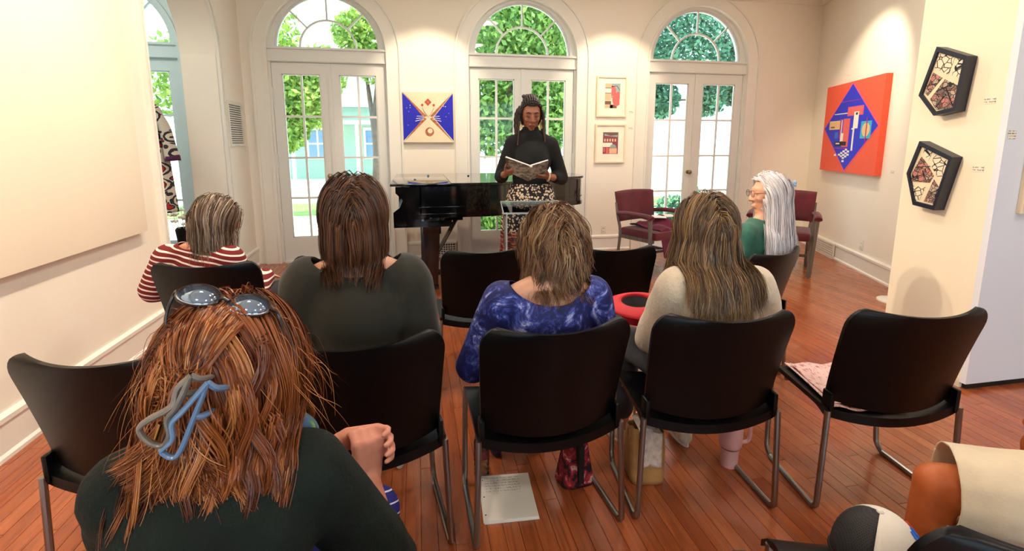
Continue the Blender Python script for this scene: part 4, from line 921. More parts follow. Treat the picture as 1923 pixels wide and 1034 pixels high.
def basis(r, u):
    """matrix with columns right, forward, up"""
    u = unit(u); r = unit(V(r) - u * V(r).dot(u)); f = u.cross(r)
    return Matrix((r, f, u)).transposed()
def hand(b, wrist, F, N, side, curl=(.5, .6, .4), sc=1.0, thumb=(.55, .75, .35), spread=.0):
    """F fingers, N direction the palm faces, side=+1: thumb towards F x N"""
    F = unit(F); N = unit(V(N) - F * V(N).dot(F)); S = F.cross(N) * side; w = V(wrist)
    for i, o in enumerate((-.028, -.010, .009, .027)): b.cap(w + S * o * .55 * sc, w + (F * .082 + S * o) * sc, .0125 * sc, .0120 * sc, 8)
    b.cap(w + S * .012 * sc + F * .01 * sc, w + (F * .05 + S * .030) * sc + N * .008 * sc, .013 * sc, .012 * sc, 8)
    for i, (o, L) in enumerate(((-.0285, .060), (-.0100, .076), (.0090, .082), (.0275, .073))):
        p = w + (F * .083 + S * o) * sc; a = 0; d_ = F + S * spread * (o / .03)
        for k, (q, rr) in enumerate(((.44, .0093), (.31, .0085), (.25, .0078))):
            a += curl[k]; v = unit(d_ * math.cos(a) + N * math.sin(a)); e = p + v * L * q * sc; b.cap(p, e, rr * sc, (rr - .0008) * sc, 8); p = e
    p = w + (F * .024 + S * .030 + N * .004) * sc; v = unit(F * thumb[0] + S * thumb[1] + N * thumb[2]); e = p + v * .040 * sc; b.cap(p, e, .0125 * sc, .0105 * sc, 8)
    v2 = unit(v + F * .35 + N * .15); e2 = e + v2 * .032 * sc; b.cap(e, e2, .0105 * sc, .0085 * sc, 8)
HR = (.075, .095, .113)
def head_blobs(b, hc, B, k=1.0):
    T = lambda x, y, z: V(hc) + B @ V((x * k, y * k, z * k))
    b.ell(hc, tuple(r * k for r in HR), B); b.ell(T(0, .022, -.045), (.058 * k, .066 * k, .070 * k), B); b.ell(T(0, .058, -.098), (.026 * k, .022 * k, .020 * k), B)
    b.ell(T(0, .076, .030), (.050 * k, .020 * k, .016 * k), B)
    b.cap(T(0, .090, .016), T(0, .110, -.030), .009 * k, .013 * k, 10); b.ell(T(.013, .098, -.034), (.009 * k, .011 * k, .008 * k), B); b.ell(T(-.013, .098, -.034), (.009 * k, .011 * k, .008 * k), B)
    b.ell(T(0, .090, -.064), (.022 * k, .010 * k, .006 * k), B); b.ell(T(0, .089, -.074), (.019 * k, .010 * k, .007 * k), B)
    for s in (-1, 1):
        b.ell(T(s * .036, .070, -.024), (.022 * k, .020 * k, .020 * k), B); b.ell(T(s * .078, -.008, -.012), (.008 * k, .020 * k, .032 * k), B); b.ell(T(s * .032, .078, .008), (.016 * k, .012 * k, .009 * k), B)

def person_body(J, skin, root, name='body', k=1.0, voxel=.009, legs=True):
    """one continuous skin surface from the joint dictionary (slimmer than the clothes)"""
    b = Blob(); sp = unit(J['neck'] - J['pelvis']); B = basis(J['shR'] - J['shL'], sp)
    b.ell(J['pelvis'], (.150 * k, .11 * k, .11), B); b.ell(J['pelvis'].lerp(J['neck'], .35), (.125 * k, .092 * k, .14), B); b.ell(J['pelvis'].lerp(J['neck'], .70), (.142 * k, .098 * k, .14), B)
    b.cap(J['shL'], J['shR'], .050, .050); b.cap(J['shL'].lerp(J['neck'], .25), J['neck'] + sp * .015, .05, .055); b.cap(J['shR'].lerp(J['neck'], .25), J['neck'] + sp * .015, .05, .055)
    b.cap(J['neck'] - sp * .02, J['hc'] + J['HB'] @ V((0, -.012, -.04)), .056, .050)
    head_blobs(b, J['hc'], J['HB'], J.get('hk', 1.0))
    for s in 'LR':
        b.cap(J['sh' + s], J['el' + s], .046 * k, .037); b.cap(J['el' + s], J['wr' + s], .037, .024)
        F, N, th = J['hand' + s][:3]; ex = J['hand' + s][3] if len(J['hand' + s]) > 3 else {}
        hand(b, J['wr' + s], F, N, th, **ex)
        if legs:
            b.cap(J['hip' + s], J['kn' + s], .080 * k, .056); b.cap(J['kn' + s], J['kn' + s].lerp(J['an' + s], .35), .054, .050); b.cap(J['kn' + s].lerp(J['an' + s], .35), J['an' + s], .050, .034); f = J['toe' + s]; b.cap(J['an' + s] - V((0, 0, .04)), f, .034, .026)
    return b.build(name, skin, root, voxel, 4, root=root.location)
def top_blobs(J, k=1.0, g=.012, sleeve=1.0, hem=0, arm=.0):
    b = Blob(); sp = unit(J['neck'] - J['pelvis']); B = basis(J['shR'] - J['shL'], sp)
    b.ell(J['pelvis'] + sp * .02, (.160 * k + g, .12 * k + g, .12), B); b.ell(J['pelvis'].lerp(J['neck'], .35), (.140 * k + g, .10 * k + g, .15), B); b.ell(J['pelvis'].lerp(J['neck'], .68), (.152 * k + g, .104 * k + g, .15), B)
    b.cap(J['shL'], J['shR'], .050 + g, .050 + g); b.cap(J['shL'].lerp(J['neck'], .25), J['neck'] + sp * .015, .05 + g, .055 + g); b.cap(J['shR'].lerp(J['neck'], .25), J['neck'] + sp * .015, .05 + g, .055 + g)
    for s in 'LR':
        e = J['el' + s]; w_ = J['wr' + s]
        b.cap(J['sh' + s], e, .050 * k + g + arm, .042 + g + arm)
        if sleeve > 0: q = e.lerp(w_, sleeve); b.cap(e, q, .042 + g + arm, .030 + g + arm * .8)
    return b
def trousers(J, mat, root, k=1.0, g=.014, end=.92, voxel=.012, wob=.002):
    b = Blob(); sp = unit(J['neck'] - J['pelvis']); B = basis(J['shR'] - J['shL'], sp); b.ell(J['pelvis'], (.160 * k + .006, .12 * k + .006, .11), B)
    for s in 'LR': b.cap(J['hip' + s], J['kn' + s], .084 * k + g, .060 + g); b.cap(J['kn' + s], J['kn' + s].lerp(J['an' + s], end), .058 + g, .042 + g)
    return b.build('trousers', mat, root, voxel, 5, wob=wob, root=root.location)
def shoe(J, s, mat, solem, root, name='shoe', low=True):
    a, t = J['an' + s], J['toe' + s]; d_ = unit(V((t.x - a.x, t.y - a.y, 0))); r_ = V((d_.y, -d_.x, 0)); heel = V((a.x, a.y, 0)) - d_ * .055; L = .25
    b = Blob(); P_ = lambda u, z, o=0: heel + d_ * (u * L) + r_ * o + V((0, 0, z))
    b.cap(P_(.13, .040), P_(.42, .040), .036, .036); b.cap(P_(.42, .038), P_(.86, .032), .038, .028); b.cap(P_(.14, .055), P_(.16, .075 if low else .11), .036, .034); b.cap(P_(.45, .048), P_(.25, .07), .030, .032)
    c = lambda co: -1 if (co.z > (.078 if low else .115)) or ((co - P_(.20, .105)).length < .047) else 1
    o = b.build(name, mat, root, .008, 5, cut=c, solid=.004, root=root.location)
    sm = MB(); pts = []
    for k in range(20):
        ang = 2 * PI * k / 20; u = .5 + .50 * math.cos(ang); w_ = (.036 if math.cos(ang) > 0 else .031) * math.sin(ang); pts.append(heel + d_ * (u * L) + r_ * w_ - V(root.location))
    sm.prism([(p.x, p.y) for p in pts], .001, .022, lambda a_, b_, d2: (a_, b_, d2 - root.location.z)); sm.build('sole', solem, o)

# ------------------------------------------------------------------ hair: locks combed over the head, falling under gravity
def hair_mat(name, stops, rough=.38, tipdark=None):
    t = NT(name); at = t.n.new('ShaderNodeAttribute'); at.attribute_name = 'rnd'; tt = t.n.new('ShaderNodeAttribute'); tt.attribute_name = 'along'
    c = t.ramp(at.outputs['Fac'], [(p, lin(q)) for p, q in stops])
    if tipdark: c = t.mix(t.ramp(tt.outputs['Fac'], [(.35, (0, 0, 0)), (1, (1, 1, 1))]), c, t.mix(.6, c, lin(tipdark)))
    t.col(c); m = t.done(rough, spec=.45); t.b.inputs['Anisotropic'].default_value = .4; return m
def strands(name, P, w, mat, parent, hc, rnd=None, root=(0, 0, 0), tip=.25):
    P = np.asarray(P); N, K, _ = P.shape; T = np.gradient(P, axis=1); T /= np.linalg.norm(T, axis=2)[..., None] + 1e-9
    out = P - np.array(hc); out[..., 2] *= .3; S_ = np.cross(T, out); S_ /= np.linalg.norm(S_, axis=2)[..., None] + 1e-9; Nn = np.cross(S_, T)
    tt = np.linspace(0, 1, K)[None, :, None]; ww = (np.asarray(w).reshape(-1, 1, 1) * np.ones((N, 1, 1))) * (1 - (1 - tip) * tt ** 2.2)
    tilt = RNG.normal(size=(N, 1, 1)) * .55; sd = S_ * np.cos(tilt) + Nn * np.sin(tilt); ww = ww * 1.25
    vs = np.stack([P + sd * ww, P - sd * ww], 2) - np.array(root)
    v = vs.reshape(-1, 3); base = ((np.arange(N)[:, None] * K + np.arange(K - 1)[None, :]) * 2).reshape(-1, 1)
    q = (base + np.array([[0, 1, 3, 2]])).reshape(-1)
    nf = N * (K - 1); me = bpy.data.meshes.new(name); me.vertices.add(len(v)); me.vertices.foreach_set('co', v.ravel()); me.loops.add(nf * 4); me.loops.foreach_set('vertex_index', q); me.polygons.add(nf); me.polygons.foreach_set('loop_start', np.arange(nf) * 4); me.polygons.foreach_set('use_smooth', np.ones(nf, bool)); me.update(); me.validate()
    rnd = RNG.random(N) if rnd is None else rnd
    me.attributes.new('rnd', 'FLOAT', 'POINT').data.foreach_set('value', np.repeat(rnd, K * 2)); me.attributes.new('along', 'FLOAT', 'POINT').data.foreach_set('value', np.tile(np.repeat(np.linspace(0, 1, K), 2), N))
    me.materials.append(mat); o = bpy.data.objects.new(name, me); COL.objects.link(o); o.parent = parent; o['kind'] = 'stuff'; return o
def hair_sim(hc, B, n, K, zend, vol=.03, wave=(.0, 30), clump=.5, csize=7, part=.6, back=.35, tuck=0, jitter=.004, cols=(), face=(.30, .50), spread=0, k=1.0, stiff=.5, low=-.62, tops=None, layer0=0., push='y'):
    hc = np.array(hc); Bm = np.array(B); rad = np.array(HR) * k + .006
    nc = max(1, n // csize); U = []
    while len(U) < nc:
        u = RNG.normal(size=3); u /= np.linalg.norm(u)
        if u[2] < low or (u[1] > face[0] and u[2] < face[1]) or (tops is not None and not tops(u)): continue
        U.append(u)
    U = np.repeat(np.array(U), csize, 0)[:n]; n = len(U); cid = np.arange(n) // csize
    U = U + RNG.normal(size=U.shape) * .05; U /= np.linalg.norm(U, axis=1)[:, None]
    layer = layer0 + (1 - layer0) * np.repeat(RNG.random(nc), csize)[:n] ** .7
    q = U * rad; p = hc + q @ Bm.T; P = [p.copy()]
    nrm = (U / rad); nrm /= np.linalg.norm(nrm, axis=1)[:, None]; nw = nrm @ Bm.T
    ze = zend(p) if callable(zend) else np.full(n, zend); ze = ze + np.repeat(RNG.normal(size=nc), csize)[:n] * .012 + RNG.normal(size=n) * .006
    L = np.maximum(.10, (p[:, 2] - ze) * 1.04 + .055 * (U[:, 2] > .2) + .03); ds = L / (K - 1)
    sx = np.where(U[:, 0] + RNG.normal(size=n) * .16 >= 0, 1., -1.)
    c0 = np.stack([sx * part * 1.0, np.full(n, -back * 1.0), np.full(n, -.6)], 1) @ Bm.T; c0 -= nw * (c0 * nw).sum(1)[:, None]; d_ = c0 / (np.linalg.norm(c0, axis=1)[:, None] + 1e-6) + nw * .25; d_ /= np.linalg.norm(d_, axis=1)[:, None]
    ph = np.repeat(RNG.random(nc) * 6.28, csize)[:n]; scale = rad[None, :] + vol * layer[:, None]
    for i in range(1, K):
        ql = (p - hc) @ Bm; top = np.clip((ql[:, 2] / rad[2] + .1), 0, 1)
        c = np.stack([sx * part * top, -back * top, np.zeros(n)], 1) @ Bm.T + np.array([0, 0, -1.]) * (1 - .35 * top)[:, None]
        t = i / (K - 1)
        if tuck: r_ = p - hc; r_[:, 2] = 0; c = c - r_ / (np.linalg.norm(r_, axis=1)[:, None] + 1e-6) * tuck * max(0, (t - .6) / .4)
        if spread: r_ = p - hc; r_[:, 2] = 0; c = c + r_ / (np.linalg.norm(r_, axis=1)[:, None] + 1e-6) * spread * (t > .35)
        c /= np.linalg.norm(c, axis=1)[:, None]; d_ = stiff * d_ + (1 - stiff) * c; d_ /= np.linalg.norm(d_, axis=1)[:, None]
        p = p + d_ * ds[:, None]
        ql = ((p - hc) @ Bm); m_ = np.linalg.norm(ql / scale, axis=1); ins = m_ < 1
        ql[ins] = ql[ins] / m_[ins][:, None]; far = (m_ > 1) & (ql[:, 2] > -.5 * rad[2]); ql[far] = ql[far] / m_[far][:, None] * (1 + (m_[far] - 1) * .25)[:, None]; p = hc + ql @ Bm.T
        for (cc, cr) in cols:
            cc = np.array(cc); cr = np.array(cr) + .006 + .010 * layer[:, None]; e = (p - cc) / cr; mm = np.linalg.norm(e, axis=1); ins = mm < 1; rp = cc + e / np.maximum(mm, 1e-6)[:, None] * cr; yb = cc[1] - cr[:, 1] * np.sqrt(np.clip(1 - e[:, 0] ** 2 - e[:, 2] ** 2, 0, 1)); useb = ins & (e[:, 1] < .5) & (push == 'y'); p = np.where(useb[:, None], np.stack([p[:, 0], yb, p[:, 2]], 1), np.where(ins[:, None], rp, p))
        P.append(p.copy())
    P = np.stack(P, 1); tt = np.linspace(0, 1, K)[None, :, None]
    g = P[cid * csize]; P = P * (1 - clump * tt) + (g + (P[:, :1] - g[:, :1]) * .35) * clump * tt
    if wave[0]:
        s_ = np.cumsum(np.linalg.norm(np.diff(P, axis=1, prepend=P[:, :1]), axis=2), 1); r_ = P - hc; r_[..., 2] = 0; r_ /= np.linalg.norm(r_, axis=2)[..., None] + 1e-6; lat = np.cross(r_, [0, 0, 1.])
        a_ = wave[0] * np.clip(s_ / .12, 0, 1); P = P + lat * (a_ * np.sin(s_ * wave[1] + ph[:, None]))[..., None] + r_ * (a_ * .7 * np.cos(s_ * wave[1] * .9 + ph[:, None] * 1.7))[..., None]
    P = P + RNG.normal(size=(n, 1, 3)) * jitter * (.3 + tt)
    return P, np.clip(np.repeat(RNG.random(nc), csize)[:n] * .8 + RNG.random(n) * .2, 0, 1)
def hair_cap(hc, B, mat, parent, root, grow=.012, k=1.0, face=(.34, .45), low=-.75):
    m = MB(); m.ball((0, 0, 0), tuple(r * k + grow for r in HR), 28, 18); vs = [V(p) for p in m.v]; r = V(HR)
    keep = []
    for f in m.f:
        c = sum((vs[i] for i in f), V()) / len(f); u = V((c.x / HR[0], c.y / HR[1], c.z / HR[2])).normalized()
        if not (u.z < low or (u.y > face[0] and u.z < face[1])): keep.append(f)
    m.f = keep; m.mi = [0] * len(keep); m.v = [tuple(V(hc) + B @ p - V(root)) for p in vs]
    o = m.build('hair_under', mat, parent, angle=80, solid=.004)
    n_ = len(o.data.vertices); o.data.attributes.new('rnd', 'FLOAT', 'POINT').data.foreach_set('value', RNG.random(n_) * .25); return o
def bez(P0, P1, P2, P3, K):
    t = np.linspace(0, 1, K)[None, :, None]; P0, P1, P2, P3 = [np.asarray(q)[:, None, :] for q in (P0, P1, P2, P3)]
    return (1 - t) ** 3 * P0 + 3 * (1 - t) ** 2 * t * P1 + 3 * (1 - t) * t * t * P2 + t ** 3 * P3

# ------------------------------------------------------------------ cloth and skin
def skin(name, a, b):
    t = NT(name); v = t.coord('Object'); t.col(t.ramp(t.noise(v, 14, 5), [(.3, lin(a)), (.7, lin(b))])); t.b.inputs['Subsurface Weight'].default_value = .12; t.b.inputs['Subsurface Radius'].default_value = (.01, .004, .002); t.bump(t.noise(v, 180, 3), .12, .002); return t.done(.5)
SK_FAIR = skin('skin_fair', (214, 152, 122), (232, 176, 146)); SK_PINK = skin('skin_pink', (204, 128, 106), (226, 156, 132)); SK_DEEP = skin('skin_deep', (134, 82, 60), (166, 106, 78)); SK_TAN = skin('skin_tan', (190, 96, 48), (210, 116, 62))
def cloth(name, rgb, rough=.85, bump=.3, bs=220, var=.12, sheen=.15, scale=9): return plain(name, rgb, rough, 0, var, scale, bump, bs, sheen=sheen)
C_OLIVE = cloth('olive_jersey', (40, 38, 28), .8, .1); C_BLACKK = cloth('black_knit', (7, 7, 9), .85, .2, 300, sheen=0); C_DARK = cloth('dark_trousers', (20, 20, 26)); C_JEAN = cloth('grey_denim', (62, 66, 74), .8, .4, 300, .25)
C_CREAM = cloth('cream_fleece', (226, 206, 180), .95, 1.0, 75, .10, .4); C_GREEN = cloth('dark_green_knit', (8, 22, 16), .95, .7, 110, .5, 0); C_TEAL = cloth('teal_blouse', (44, 100, 84), .7, .1, var=.3)
C_SHORT = cloth('pale_linen', (226, 208, 180), .85, .2, 160, .08)
def _stripes():
    t = NT('red_white_stripes'); v = t.coord('Object'); x, y, z = t.sep(v); k = t.math('ADD', z, t.math('MULTIPLY', t.noise(v, 5, 2), .025)); k = t.math('FRACT', t.math('MULTIPLY', t.math('ADD', k, t.math('MULTIPLY', x, .22)), 36.)); t.col(t.mix(t.math('GREATER_THAN', k, .70), lin((112, 14, 24)), lin((236, 222, 210)))); t.bump(t.noise(v, 260, 2), .15, .002); return t.done(.85)
C_STRIPE = _stripes()
def _tiedye():
    t = NT('blue_tie_dye'); v = t.coord('Object'); n1 = t.noise(v, 11, 8, .72, 1.4); n2 = t.noise(v, 4.2, 3, .5, .5); k = t.math('ADD', t.math('MULTIPLY', n1, .75), t.math('MULTIPLY', n2, .35)); t.col(t.ramp(k, [(.42, lin((10, 11, 42))), (.55, lin((20, 26, 96))), (.61, lin((70, 84, 168))), (.67, lin((186, 186, 226)))])); return t.done(.7)
C_TIE = _tiedye()
def _lstripe():
    t = NT('blue_striped_leggings'); v = t.coord('Object'); x, y, z = t.sep(v); k = t.math('FRACT', t.math('MULTIPLY', t.math('ADD', z, t.math('MULTIPLY', y, .55)), 34.)); t.col(t.mix(t.math('GREATER_THAN', k, .88), lin((22, 26, 120)), lin((214, 214, 236)))); return t.done(.8)
C_LEG = _lstripe()
def _skirt():
    t = NT('floral_skirt'); v = t.coord('Object'); vo = t.n.new('ShaderNodeTexVoronoi'); vo.inputs['Scale'].default_value = 50; t.link(v, vo.inputs['Vector']); dn = t.math('ADD', vo.outputs['Distance'], t.math('MULTIPLY', t.noise(v, 50, 2), .30))
    f = t.ramp(dn, [(0, lin((196, 90, 60))), (.30, lin((228, 208, 180))), (.58, lin((34, 24, 26)))], 'CONSTANT')
    x, y, z = t.sep(v); g = t.ramp(t.noise(t.coord('Object', (10, 10, 46)), 1.5, 4, .6, .8), [(.40, lin((58, 16, 18))), (.50, lin((150, 52, 44))), (.58, lin((206, 170, 140))), (.64, lin((74, 22, 24)))], 'CONSTANT')
    zz = t.math('ADD', z, t.math('MULTIPLY', t.noise(v, 9, 2), .10)); t.col(t.mix(t.math('GREATER_THAN', zz, .80), g, f)); return t.done(.8)
C_SKIRT = _skirt()
S_SOLE = plain('white_sole', (222, 214, 200), .7); S_NAVY = plain('navy_leather', (16, 22, 48), .4); S_SNEAK = plain('pale_sneaker', (206, 184, 160), .7, var=.3, scale=30)
H_BOB = hair_mat('hair_chestnut', [(0, (44, 24, 16)), (.5, (78, 46, 30)), (.85, (112, 70, 44)), (1, (150, 102, 66))]); H_TD = hair_mat('hair_wavy_brown', [(0, (70, 48, 34)), (.45, (120, 84, 56)), (.8, (164, 124, 84)), (1, (206, 182, 150))], tipdark=(90, 46, 30)); H_CR = hair_mat('hair_long_brown', [(0, (62, 48, 38)), (.4, (106, 82, 60)), (.75, (150, 114, 76)), (1, (190, 152, 104))]); H_WH = hair_mat('hair_white', [(0, (196, 190, 194)), (.5, (228, 222, 224)), (1, (248, 244, 246))]); H_ST = hair_mat('hair_grey_brown', [(0, (52, 40, 34)), (.5, (96, 72, 54)), (.8, (150, 126, 104)), (1, (190, 180, 172))]); H_RED = hair_mat('hair_auburn', [(0, (66, 28, 12)), (.4, (126, 62, 28)), (.75, (170, 96, 48)), (1, (214, 148, 90))]); H_BRD = hair_mat('hair_braids', [(0, (18, 12, 10)), (.6, (34, 22, 18)), (1, (58, 34, 26))], .5, tipdark=(86, 44, 30))

def seated(hx, hy, deg, sh_c, sh_z, hc, hyaw, hpitch=0, shw=.155, seat=.53, knee=.43, feet=.40, kw=.10):
    a = math.radians(deg); f = V((-math.sin(a), math.cos(a), 0)); r = V((math.cos(a), math.sin(a), 0)); J = {}
    J['pelvis'] = V((hx, hy, seat)); c = V((sh_c[0], sh_c[1], sh_z)); J['shL'] = c - r * shw; J['shR'] = c + r * shw; J['neck'] = c + V((0, 0, .045)); J['hc'] = V(hc)
    J['HB'] = Matrix.Rotation(math.radians(hyaw), 3, 'Z') @ Matrix.Rotation(math.radians(hpitch), 3, 'X')
    for s, q in (('L', -1), ('R', 1)):
        J['hip' + s] = J['pelvis'] + r * q * .085 + f * .02; J['kn' + s] = V((hx, hy, .505)) + f * knee + r * q * kw; J['an' + s] = V((hx, hy, .085)) + f * feet + r * q * kw; J['toe' + s] = J['an' + s] + f * .14 + V((0, 0, -.055))
        J['el' + s] = c + r * q * (shw + .055) + f * .03 - V((0, 0, .29)); J['wr' + s] = V((hx, hy, .635)) + f * .30 + r * q * .07; J['hand' + s] = (f * .8 - r * q * .5 - V((0, 0, .15)), V((0, 0, -1)), -q)
    J['f'] = f; J['r'] = r; return J
def mk_person(hx, hy, label):
    r = empty('person', (hx, hy, 0)); tag(r, label, 'person'); return r
def neck_cut(c, r, tilt=0.):
    """negative inside an ellipsoid round the neck"""
    c = V(c); return lambda p: ((p.x - c.x) / r[0]) ** 2 + ((p.y - c.y) / r[1]) ** 2 + ((p.z - c.z - tilt * (p.y - c.y)) / r[2]) ** 2 - 1

# ---- bob-haired woman, dark olive top
J = seated(-.215, 1.70, 0, (-.205, 1.685), .972, (-.213, 1.725, 1.190), 4, -4, shw=.158); R = mk_person(-.215, 1.70, 'seated woman with a chestnut bob and dark olive wide-neck top'); rt = R.location
person_body(J, SK_FAIR, R)
tb = top_blobs(J, 1.06, .014, .9, arm=.016); tb.cap(J['shL'] + V((-.01, 0, -.02)), J['elL'] + V((.02, 0, .06)), .085, .075); tb.cap(J['shR'] + V((.01, 0, -.02)), J['elR'] + V((-.02, 0, .06)), .085, .075)
tb.build('top', C_OLIVE, R, .011, 8, cut=neck_cut((-.205, 1.70, 1.085), (.155, .17, .095), .1), solid=.004, wob=.0025, root=rt)
trousers(J, C_DARK, R); shoe(J, 'L', S_SNEAK, S_SOLE, R); shoe(J, 'R', S_SNEAK, S_SOLE, R)
cols = [((-.205, 1.685, .93), (.20, .10, .10))]
hair_cap(J['hc'], J['HB'], H_BOB, R, rt)
P_, rn = hair_sim(J['hc'], J['HB'], 7000, 14, 1.058, vol=.032, clump=.45, csize=14, part=.75, back=.3, tuck=.75, jitter=.003, cols=cols, stiff=.55); strands('hair', P_, .0010, H_BOB, R, J['hc'], rn, rt)

# ---- wavy-haired woman, blue tie-dye top
J = seated(.437, 1.70, 2, (.450, 1.665), .868, (.489, 1.735, 1.052), 6, -12, shw=.165); R = mk_person(.437, 1.70, 'seated woman with wavy light brown hair and blue tie-dye top'); rt = R.location
J['elL'] = V((.185, 1.735, .605)); J['elR'] = V((.700, 1.715, .60)); J['wrL'] = V((.33, 2.0, .60)); J['wrR'] = V((.56, 2.0, .60))
person_body(J, SK_FAIR, R)
tb = top_blobs(J, 1.10, .014, .95, arm=.012); tb.build('top', C_TIE, R, .011, 7, cut=neck_cut((.455, 1.60, .995), (.165, .20, .128), -.1), solid=.004, wob=.0015, root=rt)
# dark neckband along the cut
trousers(J, C_DARK, R, end=.75); shoe(J, 'L', S_NAVY, S_NAVY, R); shoe(J, 'R', S_NAVY, S_NAVY, R)
cols = [((.450, 1.665, .83), (.21, .095, .085))]
hair_cap(J['hc'], J['HB'], H_TD, R, rt, .016)
P_, rn = hair_sim(J['hc'], J['HB'], 6000, 16, lambda p: 1.045 - .035 * RNG.random(len(p)), vol=.045, wave=(.010, 42), clump=.62, csize=12, part=.7, back=.35, jitter=.006, cols=cols, spread=.16); strands('hair', P_, .0011, H_TD, R, J['hc'], rn, rt)
P_, rn = hair_sim(J['hc'], J['HB'], 300, 18, lambda p: .945 + .05 * RNG.random(len(p)), vol=.05, wave=(.017, 60), clump=.85, csize=24, part=.3, back=.5, jitter=.004, cols=cols, tops=lambda u: u[1] < -.2); strands('hair_curls', P_, .0011, H_TD, R, J['hc'], rn * .2, rt)

# ---- long-haired woman, cream sweater, holding the visor
J = seated(1.10, 1.68, -4, (1.125, 1.675), .872, (1.103, 1.735, 1.100), -3, -6, shw=.158, knee=.42, feet=.33); R = mk_person(1.10, 1.68, 'seated woman with long brown hair and cream fleece sweater'); rt = R.location
J['elL'] = V((.935, 1.80, .63)); J['wrL'] = V((1.075, 1.985, .665)); J['elR'] = V((1.455, 1.77, .60)); J['wrR'] = V((1.27, 2.0, .615)); J['knL'] = V((.945, 2.09, .50)); J['anL'] = V((.935, 2.07, .085)); J['toeL'] = V((.90, 2.2, .03)); J['handL'] = (V((-.75, .35, .25)), V((-.1, -.1, -1)), 1); 
person_body(J, SK_PINK, R)
tb = top_blobs(J, 1.10, .018, .93, arm=.014); tb.build('sweater', C_CREAM, R, .012, 6, cut=neck_cut((1.12, 1.73, 1.05), (.085, .09, .08)), solid=.006, wob=.004, root=rt)
trousers(J, C_JEAN, R, end=.80, wob=.003); shoe(J, 'L', S_SNEAK, S_SOLE, R); shoe(J, 'R', S_SNEAK, S_SOLE, R)
cols = [((1.125, 1.672, .85), (.25, .125, .125)), ((1.12, 1.66, .72), (.21, .14, .2))]
hair_cap(J['hc'], J['HB'], H_CR, R, rt)
P_, rn = hair_sim(J['hc'], J['HB'], 7000, 17, lambda p: .815 + np.clip(np.abs(p[:, 0] - 1.10) / .08, 0, 1) * .09 + .07 * RNG.random(len(p)), vol=.035, wave=(.005, 26), clump=.5, csize=14, part=.8, back=.4, jitter=.005, cols=cols, spread=.20, stiff=.5); strands('hair', P_, .0011, H_CR, R, J['hc'], rn, rt)

# ---- white-haired woman in profile, half-up hair
J = seated(1.90, 2.60, 24, (1.99, 2.56), .905, (2.022, 2.555, 1.132), 76, -2, shw=.15); R = mk_person(1.90, 2.60, 'seated white-haired woman in profile with glasses and teal blouse'); rt = R.location
person_body(J, SK_FAIR, R, voxel=.008)
top_blobs(J, 1.05, .012, .95, arm=.008).build('blouse', C_TEAL, R, .011, 7, cut=neck_cut((1.99, 2.55, 1.03), (.10, .10, .06)), solid=.004, wob=.002, root=rt)
trousers(J, C_DARK, R); shoe(J, 'L', S_NAVY, S_NAVY, R); shoe(J, 'R', S_NAVY, S_NAVY, R)
cols = [((1.99, 2.55, .86), (.20, .115, .11)), ((1.96, 2.57, .70), (.17, .13, .2))]
hair_cap(J['hc'], J['HB'], H_WH, R, rt, .010, face=(.52, .62))
P_, rn = hair_sim(J['hc'], J['HB'], 5000, 16, lambda p: .825 - .04 * RNG.random(len(p)), vol=.028, wave=(.003, 20), clump=.4, csize=8, part=.5, back=.5, jitter=.004, cols=cols, face=(.50, .75), stiff=.5, spread=.10, push='r'); strands('hair', P_, .0012, H_WH, R, J['hc'], rn, rt)
# hair drawn back to the clip
hcn = np.array(J['hc']); Bm = np.array(J['HB']); n = 420; a = RNG.uniform(-1.35, 1.35, n); U = np.stack([np.sin(a) * .98, .55 * np.cos(a * .7), .42 + .55 * np.cos(a)], 1); U /= np.linalg.norm(U, axis=1)[:, None]; rad = np.array(HR) + .016
tie = np.array([0, -.118, .045]); P0 = U * rad; P1 = P0 * 1.10 + np.array([0, -.06, .01]); P2 = tie + np.stack([np.sin(a) * .05, np.full(n, .035), .035 * np.cos(a)], 1); P3 = tie + RNG.normal(size=(n, 3)) * .006
for Q in (P0, P1, P2, P3): Q[:] = hcn + Q @ Bm.T
strands('hair_drawn_back', bez(P0, P1, P2, P3, 12), .0013, H_WH, R, J['hc'], None, rt, tip=.7)
cl = MB(); tw = J['hc'] + J['HB'] @ V(tuple(tie)); 
cl.tube([tw + J['HB'] @ V((-.03, -.012, .0)), tw + J['HB'] @ V((0, -.022, .006)), tw + J['HB'] @ V((.03, -.012, 0))], .007, 8); cl.ball(tw + J['HB'] @ V((0, -.022, .012)), (.012, .012, .018), 10, 7)
o = cl.build('hair_clip', plain('pale_blue_clip', (150, 190, 224), .35)); o.location = -rt; o.parent = R
def _lens():
    m = bpy.data.materials.new('spectacle_lens'); m.use_nodes = True; t = m.node_tree
    for n_ in list(t.nodes): t.nodes.remove(n_)
    o = t.nodes.new('ShaderNodeOutputMaterial'); mx = t.nodes.new('ShaderNodeMixShader'); mx.inputs[0].default_value = .08; tr = t.nodes.new('ShaderNodeBsdfTransparent'); gl = t.nodes.new('ShaderNodeBsdfGlossy'); gl.inputs['Roughness'].default_value = .05
    t.links.new(tr.outputs[0], mx.inputs[1]); t.links.new(gl.outputs[0], mx.inputs[2]); t.links.new(mx.outputs[0], o.inputs['Surface']); return m
M_SPEC = _lens()
M_WIRE = plain('wire_frame', (120, 110, 100), .3, 1)
